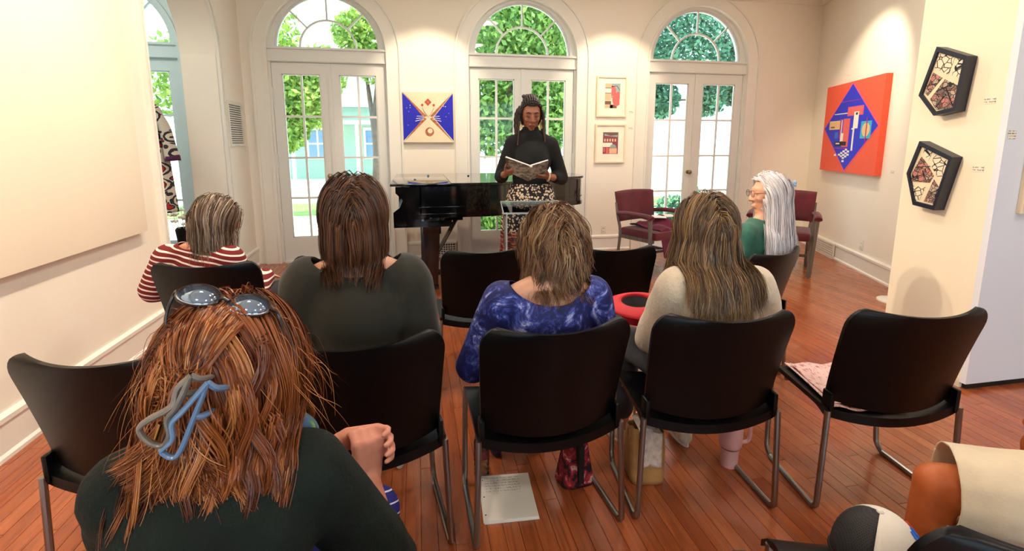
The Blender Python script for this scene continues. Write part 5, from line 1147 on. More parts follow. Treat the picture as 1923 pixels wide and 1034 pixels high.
def glasses(R, J, name='glasses'):
    m = MB(); T = lambda x, y, z: J['hc'] + J['HB'] @ V((x, y, z)) - R.location
    for s in (-1, 1):
        m.tube([T(s * .034 + .023 * math.cos(t), .108, .006 + .019 * math.sin(t)) for t in [2 * PI * k / 16 for k in range(17)]], .0016, 6); m.tube([T(s * .057, .107, .010), T(s * .074, .06, .012), T(s * .080, -.01, .008)], .0016, 6)
    m.tube([T(-.011, .110, .010), T(.011, .110, .010)], .0016, 6); g_ = m.build(name, M_WIRE, R)
    for s in (-1, 1): MB().prism([(s * .034 + .022 * math.cos(t), .006 + .018 * math.sin(t)) for t in [2 * PI * k / 16 for k in range(16)]], .1075, .1085, lambda a_, b_, d_: tuple(T(a_, d_, b_))).build('lens', M_SPEC, g_)
glasses(R, J)

# ---- striped-shirt woman, head turned right
J = seated(-1.06, 2.87, -14, (-1.150, 2.83), .815, (-1.060, 2.865, 1.020), -62, -10, shw=.165); R = mk_person(-1.06, 2.87, 'seated woman with grey-brown hair and red and white striped shirt'); rt = R.location
J['elL'] = V((-1.40, 2.87, .655)); J['wrL'] = V((-1.20, 3.1, .60))
person_body(J, SK_FAIR, R, voxel=.008)
top_blobs(J, 1.08, .014, .95, arm=.016).build('shirt', C_STRIPE, R, .011, 7, cut=neck_cut((-1.15, 2.83, .935), (.10, .115, .065)), solid=.004, wob=.002, root=rt)
trousers(J, C_DARK, R); shoe(J, 'L', S_NAVY, S_NAVY, R); shoe(J, 'R', S_NAVY, S_NAVY, R)
cols = [((-1.15, 2.83, .775), (.20, .10, .10))]
hair_cap(J['hc'], J['HB'], H_ST, R, rt, .012, face=(.30, .50))
P_, rn = hair_sim(J['hc'], J['HB'], 5000, 14, lambda p: .885 - .03 * RNG.random(len(p)), vol=.034, wave=(.004, 24), clump=.5, csize=8, part=.6, back=.55, jitter=.005, cols=cols, face=(.30, .55), stiff=.5, push='r'); strands('hair', P_, .0012, H_ST, R, J['hc'], rn, rt)
glasses(R, J)

# ---- person in pale shorts at the right edge (upper body outside the frame)
J = seated(1.80, .66, 34, (1.78, .64), 1.00, (1.76, .68, 1.23), 30, 0, shw=.16, seat=.55); R = mk_person(1.80, .66, 'seated person with bare knee and pale shorts at the bottom right edge'); rt = R.location
J['hipL'] = V((1.73, .66, .55)); J['knL'] = V((1.325, .945, .535)); J['anL'] = V((1.345, .99, .10)); J['toeL'] = V((1.30, 1.13, .04)); J['knR'] = V((1.86, 1.05, .50)); J['anR'] = V((1.86, 1.0, .085)); J['toeR'] = V((1.84, 1.14, .03))
J['wrL'] = V((1.66, .86, .72)); J['wrR'] = V((1.82, .93, .70))
person_body(J, SK_TAN, R, k=1.25, voxel=.010)
b = Blob(); b.ell(J['pelvis'], (.22, .18, .13)); b.cap(J['hipL'] + V((0, .01, .01)), J['hipL'].lerp(J['knL'], .98) + V((0, 0, .005)), .130, .108); b.cap(J['hipR'], J['hipR'].lerp(J['knR'], .75), .125, .110)
kd = unit(J['knL'] - J['hipL']); k0 = J['hipL'].lerp(J['knL'], .97); kdr = unit(J['knR'] - J['hipR']); k1 = J['hipR'].lerp(J['knR'], .80)
b.build('shorts', C_SHORT, R, .011, 8, cut=lambda p: (k0 - p).dot(kd) if p.x < 1.62 else (k1 - p).dot(kdr), solid=.004, wob=.003, root=rt)
top_blobs(J, 1.10, .014, .4, arm=.012).build('shirt', C_SHORT, R, .012, 6, cut=neck_cut((1.78, .65, 1.10), (.09, .1, .06)), solid=.004, root=rt)
shoe(J, 'L', S_SNEAK, S_SOLE, R); shoe(J, 'R', S_SNEAK, S_SOLE, R)
hair_cap(J['hc'], J['HB'], H_ST, R, rt)
P_, rn = hair_sim(J['hc'], J['HB'], 500, 10, 1.10, vol=.03, csize=6); strands('hair', P_, .003, H_ST, R, J['hc'], rn, rt); glasses(R, J)
# ------------------------------------------------------------------ standing reader behind the lectern
R = mk_person(.88, 3.80, 'standing woman with dark braids, black turtleneck and floral skirt, reading'); rt = R.location; J = {}
J['pelvis'] = V((.88, 3.80, .98)); J['neck'] = V((.872, 3.795, 1.475)); J['shR'] = V((.735, 3.80, 1.425)); J['shL'] = V((1.035, 3.80, 1.415)); J['hc'] = V((.866, 3.765, 1.643)); J['HB'] = Matrix.Rotation(math.radians(176), 3, 'Z') @ Matrix.Rotation(math.radians(-16), 3, 'X')
J['elR'] = V((.650, 3.84, 1.170)); J['wrR'] = V((.655, 3.700, 1.195)); J['elL'] = V((1.135, 3.83, 1.150)); J['wrL'] = V((.985, 3.665, 1.170))
J['handR'] = (V((.62, -.62, .25)), V((.30, .35, .85)), 1, dict(curl=(.5, .9, .7), sc=.95)); J['handL'] = (V((-.88, -.30, .10)), V((0, .30, .95)), -1, dict(curl=(.12, .25, .2), sc=.95))
for s, q in (('R', -1), ('L', 1)): J['hip' + s] = V((.88 + q * .085, 3.80, .92)); J['kn' + s] = V((.88 + q * .09, 3.78, .50)); J['an' + s] = V((.88 + q * .09, 3.82, .085)); J['toe' + s] = V((.88 + q * .11, 3.68, .03))
person_body(J, SK_DEEP, R, k=.95, voxel=.0065)
tb = top_blobs(J, .98, .012, .50, arm=.004); tb.ell((.935, 3.735, 1.275), (.085, .06, .085)); tb.ell((.815, 3.735, 1.275), (.085, .06, .085)); tb.cap((.872, 3.79, 1.46), (.868, 3.78, 1.548), .066, .062); tb.ell((.88, 3.80, 1.05), (.165, .125, .10))
tb.build('turtleneck', C_BLACKK, R, .009, 14, cut=lambda p: (1.548 - p.z) if p.z > 1.5 else 1, solid=.004, wob=.001, root=rt)
def skt(u, v):
    a = 2 * PI * u; z = 1.115 - v * .99; rx = .158 + .062 * min(1, v / .22) + .035 * v; ry = .118 + .045 * min(1, v / .22) + .05 * v; k = 1 + (.012 + .05 * v) * math.sin(11 * a + 1.5 * math.sin(2 * a)) * min(1, v * 3)
    return (.0 + math.cos(a) * rx * k, math.sin(a) * ry * k, z)
MB().grid(skt, 96, 40, True).build('skirt', C_SKIRT, R, angle=80, solid=.005)
shoe(J, 'L', S_NAVY, S_NAVY, R); shoe(J, 'R', S_NAVY, S_NAVY, R)
# braids
HB, hc = J['HB'], J['hc']; T = lambda x, y, z: hc + HB @ V((x, y, z)) - V(rt)
hair_cap(hc, HB, H_BRD, R, rt, .008, face=(.40, .60), low=-.6)
def braid(pts, r0, name='braid'):
    q = catmull(pts, 7); n = len(q); rr = [r0 * (1 + .30 * math.sin(i * 1.9)) * (1 - .35 * (i / n) ** 3) for i in range(n)]; o = MB().tube(q, rr, 7).build(name, H_BRD, R)
    k = len(o.data.vertices); o.data.attributes.new('rnd', 'FLOAT', 'POINT').data.foreach_set('value', np.tile(RNG.random(k // 7), (7, 1)).T.ravel()[:k] if k % 7 == 0 else RNG.random(k)); o.data.attributes.new('along', 'FLOAT', 'POINT').data.foreach_set('value', np.linspace(0, 1, k))
for i in range(13):
    a = -1.25 + 2.5 * i / 12; sx = math.sin(a); ca = math.cos(a)
    braid([T(.072 * sx, .062 * ca + .005, .070 * ca + .022), T(.080 * sx, .03 * ca, .105 * ca + .018), T(.070 * sx, -.045, .118 * ca + .018), T(.035 * sx, -.095, .075 + .03 * ca)], .0085)
for i in range(10): a = i * 2 * PI / 10; braid([T(.02 * math.cos(a), -.085 + .02 * math.sin(a), .10), T(.052 * math.cos(a), -.080 + .045 * math.sin(a), .118), T(.045 * math.cos(a + .9), -.08 + .045 * math.sin(a + .9), .085)], .011)
for s in (-1, 1):
    for i in range(6):
        y0 = .035 - .022 * i; ln = [.20, .235, .25, .22, .20, .18][i] * (1.08 if s > 0 else .95); ox = .012 * (i % 3)
        p0 = hc + HB @ V((s * .074, y0, .045)) - V(rt); p1 = hc + HB @ V((s * (.090 + ox * .6), y0 - .004, -.01)) - V(rt); p2 = V((p1.x - s * .006, p1.y + .004 * i, p1.z - ln * .5)); p3 = V((p2.x - s * (.010 - ox), p2.y - .012, p1.z - ln)); braid([p0, p1, p2, p3], .0078)
# features of the lowered face
for s in (-1, 1):
    MB().tube([T(s * .014, .097, .027), T(s * .030, .096, .034), T(s * .048, .084, .026)], [.0030, .0040, .0022], 6).build('eyebrow', H_BRD, R)
    MB().tube([T(s * .018, .0935, .004), T(s * .031, .0935, -.001), T(s * .046, .084, .004)], [.0015, .0028, .0015], 6).build('eyelash', A_BK, R)
    er = MB(); e0 = hc + HB @ V((s * .084, -.004, -.052)) - V(rt); er.ball(e0, .009, 10, 7); er.lathe([(.0, -.002), (.027, -.002), (.027, .002), (.0, .002)], 20, Matrix.Translation(e0 + V((0, -.004, -.034))) @ Matrix.Rotation(PI / 2, 4, 'X')); er.build('earring', plain('gold_earring', (206, 168, 104), .35, .6), R)
m = MB(); m.tube([T(-.024, .092, -.066), T(-.010, .101, -.062), T(0, .101, -.064), T(.010, .101, -.062), T(.024, .092, -.066)], [.002, .0055, .0048, .0055, .002], 8); m.tube([T(-.022, .092, -.070), T(0, .100, -.075), T(.022, .092, -.070)], [.002, .0072, .002], 8); m.build('lips', plain('lip_colour', (126, 58, 56), .4), R)
MB().tube([J['wrL'] + V((.012 * math.cos(t) * .5, .031 * math.sin(t), .031 * math.cos(t))) - V(rt) for t in [2 * PI * k / 18 for k in range(19)]], .006, 8).build('bracelet', plain('shell_bracelet', (226, 190, 160), .4), R)
# open book held in both hands
def _cover():
    t = NT('grey_photo_cover'); v = t.coord('Object', (7, 7, 18)); n = t.noise(v, 2.2, 6, .65, 1.2); t.col(t.ramp(n, [(.32, lin((30, 28, 28))), (.46, lin((96, 88, 80))), (.58, lin((176, 164, 148))), (.72, lin((90, 84, 80)))])); return t.done(.35)
M_COVER = _cover()
bk = empty('open_book', (.81, 3.62, 1.15)); tag(bk, 'open book with grey photographic cover held by the standing reader', 'book'); o0 = V(bk.location)
def board(a, b, c, d_, t0, t1, mat, name):
    a, b, c, d_ = [V(q) for q in (a, b, c, d_)]; n_ = unit((b - a).cross(d_ - a)); vs = [q - o0 + n_ * t0 for q in (a, b, c, d_)] + [q - o0 + n_ * t1 for q in (a, b, c, d_)]
    return MB().add(vs, [(0, 1, 2, 3), (4, 7, 6, 5), (0, 4, 5, 1), (1, 5, 6, 2), (2, 6, 7, 3), (3, 7, 4, 0)]).build(name, mat, bk, smooth=False)
sb, stp = (.810, 3.600, 1.150), (.805, 3.520, 1.262); lb, ltp = (.668, 3.680, 1.215), (.640, 3.600, 1.325); rb_, rtp = (.968, 3.670, 1.195), (.963, 3.590, 1.300)
board(lb, sb, stp, ltp, 0, .003, M_COVER, 'front_cover'); board(sb, rb_, rtp, stp, 0, .003, M_COVER, 'back_cover'); board(lb, sb, stp, ltp, -.010, -.0005, M_PAPER, 'page_block'); board(sb, rb_, rtp, stp, -.010, -.0005, M_PAPER, 'page_block')
MB().bbox(-.006, -.006, .112, .014, .006, .130, .003).build('page_marker', M_PAPER, bk).location = (0, -.10, -.01)

# ------------------------------------------------------------------ red-haired woman in the foreground
J = seated(-.36, .74, 0, (-.352, .868), .835, (-.342, .928, 1.003), -14, -10, shw=.140, seat=.53, knee=.42); R = mk_person(-.36, .74, 'red-haired woman in dark green sweater seated in the left foreground'); rt = R.location
J['elR'] = V((-.088, 1.005, .500)); J['wrR'] = V((-.128, 1.060, .668)); J['elL'] = V((-.565, .99, .58)); J['wrL'] = V((-.180, 1.125, .735)); J['knR'] = V((-.130, 1.14, .520)); J['anR'] = V((-.14, 1.13, .09)); J['toeR'] = V((-.13, 1.28, .03)); J['hipR'] = V((-.27, .76, .53))
J['handR'] = (V((.0, .14, 1)), V((-.42, .90, -.1)), 1, dict(curl=(.95, 1.15, .8), sc=1.02, thumb=(.75, .5, .35))); J['handL'] = (V((1, -.30, .06)), V((-.25, -1, .05)), 1, dict(curl=(.30, .95, .7), sc=.96, thumb=(.80, .85, .1), spread=.1))
person_body(J, SK_PINK, R, voxel=.0048)
tb = top_blobs(J, 1.04, .014, .0, arm=.012); tb.cap(J['elL'], J['elL'].lerp(J['wrL'], .8), .065, .050); tb.cap(J['elR'] + V((0, -.01, -.01)), J['elR'].lerp(J['wrR'], .25) + V((-.006, -.008, 0)), .056, .046); tb.ell((-.352, .865, .890), (.11, .085, .045))
tb.build('sweater', C_GREEN, R, .009, 5, cut=neck_cut((-.350, .89, .975), (.08, .09, .06)), solid=.006, wob=.003, root=rt)
trousers(J, C_LEG, R, g=.006, voxel=.010, wob=.0005); shoe(J, 'L', S_NAVY, S_NAVY, R); shoe(J, 'R', S_NAVY, S_NAVY, R)
def _scarf():
    t = NT('blue_green_scarf'); v = t.coord('Object'); t.col(t.ramp(t.noise(v, 16, 3, .5, 1.5), [(.38, lin((10, 40, 96))), (.48, lin((16, 78, 130))), (.56, lin((20, 104, 84))), (.64, lin((120, 150, 60)))])); return t.done(.5, sheen=.3)
b = Blob()
for k in range(22):
    a0, a1 = 2 * PI * k / 22, 2 * PI * (k + 1) / 22; f = lambda a: V((-.335 + .108 * math.cos(a), .895 + .085 * math.sin(a), .895 - .020 * math.cos(a) + .008 * math.sin(3 * a))); b.cap(f(a0), f(a1), .030 + .005 * math.sin(5 * a0), .030 + .005 * math.sin(5 * a1))
b.build('scarf', _scarf(), R, .008, 6, wob=.003, root=rt, wobs=22)
cols = [((-.352, .868, .800), (.205, .100, .105)), ((-.34, .895, .895), (.138, .115, .040))]
hair_cap(J['hc'], J['HB'], H_RED, R, rt, .026, face=(.30, .50))
hcv = J['hc']
P_, rn = hair_sim(hcv, J['HB'], 13000, 18, lambda p: np.where(p[:, 0] > -.31, .915, .955) - .035 * RNG.random(len(p)), vol=.050, wave=(.004, 24), clump=.55, csize=20, part=.65, back=.30, tuck=.30, jitter=.002, cols=cols, face=(.28, .52)); strands('hair', P_, .0008, H_RED, R, hcv, rn, rt)
P_, rn = hair_sim(hcv, J['HB'], 1400, 20, lambda p: .845 + .07 * RNG.random(len(p)), vol=.060, wave=(.016, 30), clump=.8, csize=28, part=.5, back=.7, jitter=.002, cols=cols, tops=lambda u: u[1] < -.25 and u[2] < .55, spread=.25); strands('hair_loose_ends', P_, .0008, H_RED, R, hcv, rn, rt)
# flyaway hairs in the lighter hair tones
n = 130; hv = np.array(hcv); U = RNG.normal(size=(n, 3)); U[:, 1] = -np.abs(U[:, 1]) * .6 + .2; U[:, 2] = np.abs(U[:, 2]) * .9 - .1; U /= np.linalg.norm(U, axis=1)[:, None]; rd = np.array(HR) + .045
P0 = hv + U * rd; P1 = P0 + U * .02 + RNG.normal(size=(n, 3)) * .02; P2 = hv + U * (rd + .045) * np.array([1.05, 1.05, .6]) + np.array([0, 0, -.04]); P3 = P2 + RNG.normal(size=(n, 3)) * .02 + np.array([0, 0, -.05])
strands('hair_flyaways', bez(P0, P1, P2, P3, 14), .0004, H_RED, R, hcv, RNG.random(n) * .3 + .7, rt)
# hair swept from crown and sides into the claw clip at the back left
tie = np.array([-.362, .800, 1.028]); n = 1500; a = RNG.uniform(1.0, 3.7, n); hv = np.array(hcv)
U = np.stack([np.cos(a), -.55 + .5 * RNG.random(n), np.sin(a) * .95 + .1], 1); U /= np.linalg.norm(U, axis=1)[:, None]; rad = np.array(HR) + .040
P0 = hv + U * rad * .96; P1 = hv + (U + np.array([0, -.45, .05])) * rad * 1.06; P2 = tie + (P0 - tie) * .30 + np.array([0, -.035, .0]); P3 = tie + RNG.normal(size=(n, 3)) * np.array([.014, .005, .022])
strands('hair_swept', bez(P0, P1, P2, P3, 14), .0008, H_RED, R, hcv, None, rt, tip=.7)
n = 700; P0 = tie + RNG.normal(size=(n, 3)) * np.array([.012, .004, .018]) + np.array([0, .006, -.01]); cl_ = RNG.integers(0, 12, n); ca = np.linspace(-1, .45, 12)[cl_]; a = ca + .06 * RNG.normal(size=n); zt = (.862 + .05 * RNG.random(12))[cl_]
P3 = np.stack([-.350 + .125 * a, .765 + .03 * a * a + .004 * RNG.normal(size=n), zt + .03 * a * a + .008 * RNG.normal(size=n)], 1); P1 = P0 + np.array([0, -.030, -.02]) + np.stack([a * .02, 0 * a, 0 * a], 1); P2 = P3 + np.stack([-a * .03 - .03 * np.sign(ca), np.full(n, -.012), np.full(n, .03)], 1)
strands('hair_tail', bez(P0, P1, P2, P3, 16), .0008, H_RED, R, hcv, None, rt, tip=.2)
# claw clip: two looped jaws and a brass spring
cw = empty('claw_clip', (-.36, .775, 1.02)); tag(cw, 'grey and pale blue claw clip in the red-haired woman\'s hair', 'hair clip'); c0 = V(cw.location); CO = V((0, -.032, 0))
def clip_loop(px, r, mat, name, flat=.55):
    q = catmull([V(p) + CO - c0 for p in px] + [V(px[0]) + CO - c0], 5); return MB().tube(q, r, 10, flat=flat).build(name, mat, cw)
M_CLIPA = plain('smoky_acetate', (120, 112, 106), .3, var=.15, scale=60); M_CLIPB = plain('blue_lit_grey_acetate', (110, 140, 178), .22)  # both jaws are grey; cool light on the second is put into its colour
CLIP_A = [(-.340, .800, 1.080), (-.356, .790, 1.065), (-.361, .780, 1.044), (-.390, .775, 1.029), (-.403, .775, 1.016), (-.392, .772, .997), (-.374, .772, .989), (-.363, .772, 1.005), (-.365, .775, 1.027), (-.355, .778, 1.040), (-.346, .785, 1.059)]
CLIP_B = [(-.316, .795, 1.069), (-.334, .785, 1.023), (-.358, .775, .969), (-.377, .772, .981), (-.360, .770, .999), (-.359, .772, 1.022), (-.344, .776, 1.038)]
clip_loop(CLIP_A, .0074, M_CLIPA, 'jaw'); clip_loop(CLIP_B, .0074, M_CLIPB, 'jaw')
MB().tube([V((-.381, .772, 1.001)) + CO - c0, V((-.371, .770, 1.025)) + CO - c0], .0045, 10).build('spring', M_GOLD, cw)
for i, (p0, q0) in enumerate((((-.340, .800, 1.080), (-.320, .83, 1.063)), ((-.356, .790, 1.065), (-.335, .82, 1.045)), ((-.316, .795, 1.069), (-.300, .83, 1.043)), ((-.334, .785, 1.023), (-.320, .82, 1.013)))): MB().tube(catmull([V(p0) + CO - c0, (V(p0) + V(q0)) / 2 + CO - c0 + V((0, -.010, 0)), V(q0) + CO - c0], 3), [.005] * 6 + [.002], 7).build('tooth', M_CLIPA if i < 2 else M_CLIPB, cw)
# sunglasses pushed up on her hair
sg = empty('sunglasses', (-.32, .93, 1.14)); tag(sg, 'dark-rimmed sunglasses pushed up on the red-haired woman\'s head', 'glasses'); g0 = V(sg.location)
M_RIM = plain('tortoise_rim', (40, 26, 24), .25, var=.3, scale=50); M_LENS = plain('mirrored_lens', (150, 176, 210), .06, .85)
cL, cR = V((-.372, .900, 1.166)), V((-.292, .892, 1.146)); ax = unit(cR - cL); nrm_ = unit(V((.06, -.42, .90))); nrm_ = unit(nrm_ - ax * nrm_.dot(ax)); by = nrm_.cross(ax)
for c in (cL, cR):
    el = [c + ax * .034 * math.cos(t) + by * .025 * math.sin(t) + nrm_ * (-.003 * math.cos(t) ** 2) - g0 for t in [2 * PI * k / 28 for k in range(29)]]
    rm = MB().tube(el, .0028, 7).build('rim', M_RIM, sg); l_ = MB(); o_ = c - g0; l_.add([o_ + nrm_ * .003] + el[:-1], [(0, i + 1, (i + 1) % 28 + 1) for i in range(28)]); l_.build('lens', M_LENS, rm, solid=.001)
MB().tube([cL + ax * .034 - g0, (cL + cR) / 2 + nrm_ * .004 - g0, cR - ax * .034 - g0], .003, 7).build('bridge', M_RIM, sg)
for c, s in ((cL, -1), (cR, 1)): e = c + ax * s * .034; MB().tube(catmull([e - g0, e + ax * s * .012 + V((0, .01, -.012)) - g0, e + ax * s * .022 + V((0, -.005, -.05)) - g0, e + ax * s * .02 + V((0, -.01, -.09)) - g0], 4), .0026, 7).build('temple', M_RIM, sg)
# ------------------------------------------------------------------ small things on floor, seats and laps
# red visor hat, brim up, on the cream-sweater woman's lap
M_RED = plain('red_felt', (214, 24, 40), .6, var=.05); M_REDI = plain('black_lining', (14, 12, 16), .7)
vh = empty('red_visor_hat', (.945, 1.975, .640)); tag(vh, 'red brimmed hat lying upside down on the cream-sweater woman\'s lap', 'hat'); vh.rotation_euler = (math.radians(6), math.radians(-4), 0)
def brim(u, v): a = 2 * PI * u; r = .072 + v * .062; return (r * math.cos(a) * 1.02, r * math.sin(a), .098 - .020 * v * v + .006 * math.cos(2 * a) * v)
MB().grid(brim, 40, 6, True).build('brim', M_RED, vh, solid=.004)
MB().lathe([(.0, .004), (.058, .004), (.066, .02), (.073, .098), (.069, .098), (.062, .022), (.0, .010)], 32).build('crown', M_RED, vh); MB().lathe([(.0, .012), (.060, .024), (.0685, .090), (.0675, .090), (.0, .016)], 32).build('lining', M_REDI, vh)
# water bottle
wb = empty('water_bottle', (.236, 1.93, 0)); tag(wb, 'clear plastic water bottle on the floor beside the stack of papers', 'bottle')
pr = [(.0, .0), (.026, 0), (.031, .006)]
for k in range(6): z = .02 + k * .022; pr += [(.033, z), (.030, z + .008), (.033, z + .016)]
pr += [(.033, .165), (.026, .19), (.014, .205), (.0125, .215)]; MB().lathe(pr, 24).build('body', M_ACR, wb)
MB().lathe([(.0135, .213), (.0145, .213), (.0145, .228), (.0, .228)], 18).build('cap', M_PLATE, wb); MB().lathe([(.0336, .095), (.0338, .096), (.0338, .135), (.0336, .136)], 24).build('label', plain('maroon_label', (110, 30, 40), .5, var=.6, scale=40), wb)
# paper stack
def _page():
    t = NT('printed_page'); v = t.coord('Object'); x, y, z = t.sep(v); rows = t.math('FRACT', t.math('MULTIPLY', y, 62.)); n = t.noise(t.coord('Object', (120, 62, 1)), 1.6, 2); k = t.math('MULTIPLY', t.math('MULTIPLY', t.math('GREATER_THAN', rows, .55), t.math('GREATER_THAN', n, .50)), t.math('MULTIPLY', t.math('GREATER_THAN', y, .015), t.math('LESS_THAN', y, .115)))
    k = t.math('MULTIPLY', k, t.math('MULTIPLY', t.math('GREATER_THAN', x, -.085), t.math('LESS_THAN', x, .06))); t.col(t.mix(t.math('MULTIPLY', k, .55), lin((240, 232, 220)), lin((120, 108, 100)))); return t.done(.85)
M_PAGE = _page()
ps = empty('paper_stack', (.320, 1.775, 0), math.radians(-4)); tag(ps, 'stack of punched printed papers on the floor under the tie-dye woman\'s chair', 'papers')
for k in range(4):
    z = .0005 + k * .0035; a = Matrix.Translation((random.uniform(-.004, .004), random.uniform(-.003, .003), 0)) @ Matrix.Rotation(random.uniform(-.03, .03), 4, 'Z'); MB().box(-.105, -.128, z, .105, .128, z + .003, a).build('sheet_pile', M_PAPER, ps, smooth=False)
MB().box(-.105, -.128, .0146, .105, .128, .0152).build('top_sheet', M_PAGE, ps, smooth=False)
for yy in (-.10, 0, .10): MB().lathe([(.0032, .0152), (.0032, .0155)], 10, Matrix.Translation((-.094, yy, 0))).build('punch_hole', M_SLOT, ps)
# pink tumbler with handle
M_PINK = plain('pink_enamel', (230, 178, 176), .45, var=.02)
tm = empty('pink_tumbler', (1.335, 1.80, 0), math.radians(-10)); tag(tm, 'pale pink tumbler with handle on the floor under the cream-sweater woman\'s chair', 'tumbler')
MB().lathe([(.0, 0), (.034, 0), (.036, .004), (.039, .085), (.041, .092), (.048, .105), (.0495, .115), (.0505, .228), (.048, .236), (.0, .236)], 28).build('body', M_PINK, tm); MB().lathe([(.0, .236), (.049, .236), (.049, .248), (.043, .254), (.0, .254)], 28).build('lid', plain('clear_pink_lid', (236, 214, 210), .3), tm)
MB().tube(catmull([(.044, 0, .212), (.078, 0, .208), (.086, 0, .165), (.080, 0, .118), (.046, 0, .108)], 6), .0085, 10).build('handle', M_PINK, tm); MB().tube([(.02, .01, .25), (.03, .012, .31)], .004, 8).build('straw', M_PAPER, tm); MB().lathe([(.0402, .088), (.0425, .0945)], 28).build('ring', M_STEEL, tm)
# red floral quilted bag
def _flor():
    t = NT('red_floral_quilt'); v = t.coord('Object'); n = t.noise(v, 22, 5, .6, .8); c = t.ramp(n, [(.36, lin((30, 10, 16))), (.46, lin((130, 20, 36))), (.54, lin((176, 44, 54))), (.60, lin((206, 160, 150))), (.66, lin((70, 40, 40)))], 'CONSTANT'); t.col(c); vo = t.n.new('ShaderNodeTexVoronoi'); vo.inputs['Scale'].default_value = 45; t.link(v, vo.inputs['Vector']); t.bump(vo.outputs['Distance'], .5, .006); return t.done(.8)
b1 = empty('floral_bag', (.625, 1.84, 0), math.radians(8)); tag(b1, 'red floral quilted bag with black trim on the floor', 'bag'); M_FLOR = _flor(); M_BTRIM = plain('black_trim', (16, 14, 16), .6)
def bagf(u, v): a = 2 * PI * u; k = 1 - .30 * v; sq = (abs(math.cos(a)) ** 4 + abs(math.sin(a)) ** 4) ** -.25; return (.070 * k * math.cos(a) * sq * (1 + .05 * math.sin(3 * v + 2)), (.062 * (1 - .62 * v)) * math.sin(a) * sq, .002 + .20 * v)
MB().grid(bagf, 40, 14, True).build('body', M_FLOR, b1, solid=.006); MB().prism([(.064 * math.cos(2 * PI * k / 24), .058 * math.sin(2 * PI * k / 24)) for k in range(24)], .001, .006, lambda a, b, q: (a, b, q)).build('bottom', M_BTRIM, b1)
MB().box(-.012, -.066, .02, .012, -.026, .19, Matrix.Rotation(math.radians(0), 4, 'X')).build('strap_panel', M_BTRIM, b1, smooth=False)
for s in (-1, 1): MB().tube(catmull([(-.045, s * .024, .195), (-.040, s * .03, .25), (0, s * .034, .285), (.040, s * .03, .25), (.045, s * .024, .195)], 5), .008, 8, flat=.5).build('handle', M_BTRIM, b1)
# tan tote with a pale printed cloth on top
b2 = empty('tan_tote', (.93, 1.815, 0), math.radians(-8)); tag(b2, 'tan canvas tote with pale printed cloth on the floor beside the floral bag', 'bag'); M_TANC = plain('tan_canvas', (176, 128, 74), .85, var=.2, scale=16, bump=.3); 
def totef(u, v): a = 2 * PI * u; sq = (abs(math.cos(a)) ** 5 + abs(math.sin(a)) ** 5) ** -.2; k = 1 + .06 * math.sin(PI * v); return (.070 * k * math.cos(a) * sq, .075 * k * math.sin(a) * sq * (1 - .25 * v), .002 + .23 * v + .012 * math.sin(2 * a) * v)
MB().grid(totef, 40, 14, True).build('body', M_TANC, b2, solid=.005); MB().prism([(.066 * math.cos(2 * PI * k / 24), .07 * math.sin(2 * PI * k / 24)) for k in range(24)], .001, .006, lambda a, b, q: (a, b, q)).build('bottom', M_TANC, b2)
def clothf(u, v): x = -.045 + .09 * u; t_ = v; y = .055 - .125 * min(1, t_ / .35) if t_ < .35 else -.072 - .006 * math.sin(9 * u); z = (.245 + .012 * math.sin(5 * u) * (1 - t_)) if t_ < .35 else .245 - .16 * (t_ - .35) / .65; return (x * (1 + .1 * t_), y - .006, z)
MB().grid(clothf, 14, 20).build('printed_cloth', plain('pale_print', (226, 208, 190), .85, var=.25, scale=45), b2, solid=.003)
for s in (-1, 1): MB().tube(catmull([(-.035, s * .045, .225), (-.030, s * .05, .29), (0, s * .05, .335), (.030, s * .05, .29), (.035, s * .045, .225)], 5), .006, 8).build('handle', M_TANC, b2)
MB().bbox(-.085, -.045, .20, -.060, -.020, .245, .006).build('leather_tag', plain('leather_tag', (150, 100, 56), .6), b2)
# pink patterned scarf on the empty chair's seat
def _pinkp():
    t = NT('pink_pattern'); v = t.coord('Object', (60, 26, 1), (0, 0, .5)); n = t.noise(v, 1.2, 3, .6, .6); c = t.ramp(n, [(.36, lin((176, 86, 92))), (.43, lin((238, 196, 190))), (.60, lin((246, 212, 206))), (.68, lin((212, 128, 110)))]); t.col(c); return t.done(.85)
sc = empty('pink_scarf', (1.795, 1.64, .45), math.radians(-8)); tag(sc, 'folded pink patterned scarf on the seat of the empty right-hand chair', 'scarf')
def scf(u, v): x = -.245 + .30 * u + .03 * v; y = -.19 + .36 * v; return (x, y, .006 - .030 * (1 - (x / .27) ** 2) * (1 - .55 * v) * 1.0 + .010 * v + .005 * math.sin(14 * u + 3 * v) - .016)
MB().grid(scf, 26, 26).build('cloth_fold', _pinkp(), sc, solid=.004)
MB().grid(lambda u, v: (scf(u, v * .9)[0] + .012, scf(u, v * .9)[1] + .012, scf(u, v * .9)[2] + .007 + .003 * math.sin(9 * v)), 20, 20).build('upper_fold', MATS['pink_pattern'], sc, solid=.003)
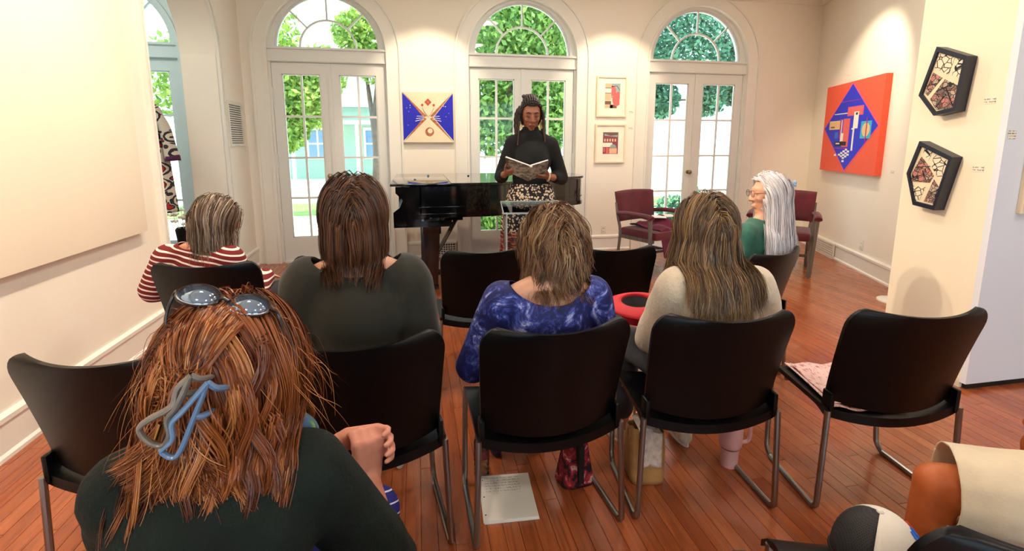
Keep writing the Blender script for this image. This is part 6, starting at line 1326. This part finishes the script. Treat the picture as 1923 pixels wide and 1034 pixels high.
# white cap with black mesh on the near chair
def _mesh():
    t = NT('black_mesh'); v = t.coord('Object'); vo = t.n.new('ShaderNodeTexVoronoi'); vo.inputs['Scale'].default_value = 260; vo.inputs['Randomness'].default_value = 0; t.link(v, vo.inputs['Vector']); t.col(t.ramp(vo.outputs['Distance'], [(.25, lin((10, 10, 12))), (.5, lin((46, 46, 50)))])); return t.done(.7)
cp = empty('trucker_cap', (1.055, .865, .428), math.radians(-110)); tag(cp, 'white cap with black mesh lying on the bottom-right chair seat', 'cap'); M_CAPW = plain('white_cotton', (238, 232, 224), .8, var=.05, bump=.2)
def dome(u0, u1):
    def f(u, v): a = 2 * PI * (u0 + (u1 - u0) * u); t_ = v * PI / 2; r = .088; return (r * .92 * math.cos(a) * math.cos(t_) , r * 1.05 * math.sin(a) * math.cos(t_), .012 + .118 * math.sin(t_) ** .85)
    return f
MB().grid(dome(-.08, .58), 24, 12).build('front_panel', M_CAPW, cp, solid=.004); MB().grid(dome(.58, .92), 16, 12).build('mesh_panel', _mesh(), cp, solid=.003)
def bill(u, v): a = PI * (.08 + .84 * u); r = .088 + .072 * v * math.sin(a) ** .6; return (r * .95 * math.cos(a), .088 * 1.05 * math.sin(a) + (.075 * v) * math.sin(a) ** .6, .014 - .018 * v + .012 * math.cos(a) ** 2 * -v)
MB().grid(bill, 24, 8).build('bill', M_CAPW, cp, solid=.004); MB().tube([(.083 * math.cos(a), .094 * math.sin(a), .014) for a in [2 * PI * k / 30 for k in range(31)]], .004, 6).build('sweatband', M_BTRIM, cp); MB().ball((0, 0, .132), (.008, .008, .005), 10, 6).build('button', M_CAPW, cp)
for k, (a, mt) in enumerate(((.16, 'mid_blue'), (.20, 'mid_blue'), (.26, 'brick_red_paint'))):
    f = dome(0, 1); p = V(f(a, .35)); q = V(f(a + .012, .55)); MB().tube([p * 1.03, (p + q) / 2 * 1.05 + V((.006, 0, 0)), q * 1.03], .003, 6).build('stitched_mark', MATS[mt], cp)
# maroon shawl and papers on the left armchair
sh = empty('maroon_shawl', (2.62, 5.15, .49), math.radians(-158)); tag(sh, 'dark maroon shawl heaped on the seat of the left armchair', 'shawl'); M_SHAWL = cloth('maroon_wool', (92, 8, 44), .9, .3, 160, .3)
def shf(u, v):
    x = -.25 + .42 * u; y = -.20 + .52 * v; z = .012 + .10 * math.exp(-((u - .35) ** 2 + (v - .45) ** 2) * 9) + .016 * math.sin(13 * u + 5 * v) + .012 * math.sin(9 * v - 6 * u)
    if v > .86: z -= (v - .86) * 2.0
    return (x, y, max(z, .004) if v <= .86 else z)
MB().grid(shf, 30, 30).build('cloth', M_SHAWL, sh, solid=.008)
for (px_, py_, a, lb) in ((2.66, 5.10, -20, 'white leaflet on the shawl, left of two on the armchair'), (2.80, 5.16, 10, 'white leaflet on the shawl, right of two on the armchair')): o = MB().box(-.075, -.05, 0, .075, .05, .004).build('leaflet', M_PAPER, smooth=False); o.location = (px_, py_, .612); o.rotation_euler = (math.radians(8), 0, math.radians(a)); tag(o, lb, 'leaflet')
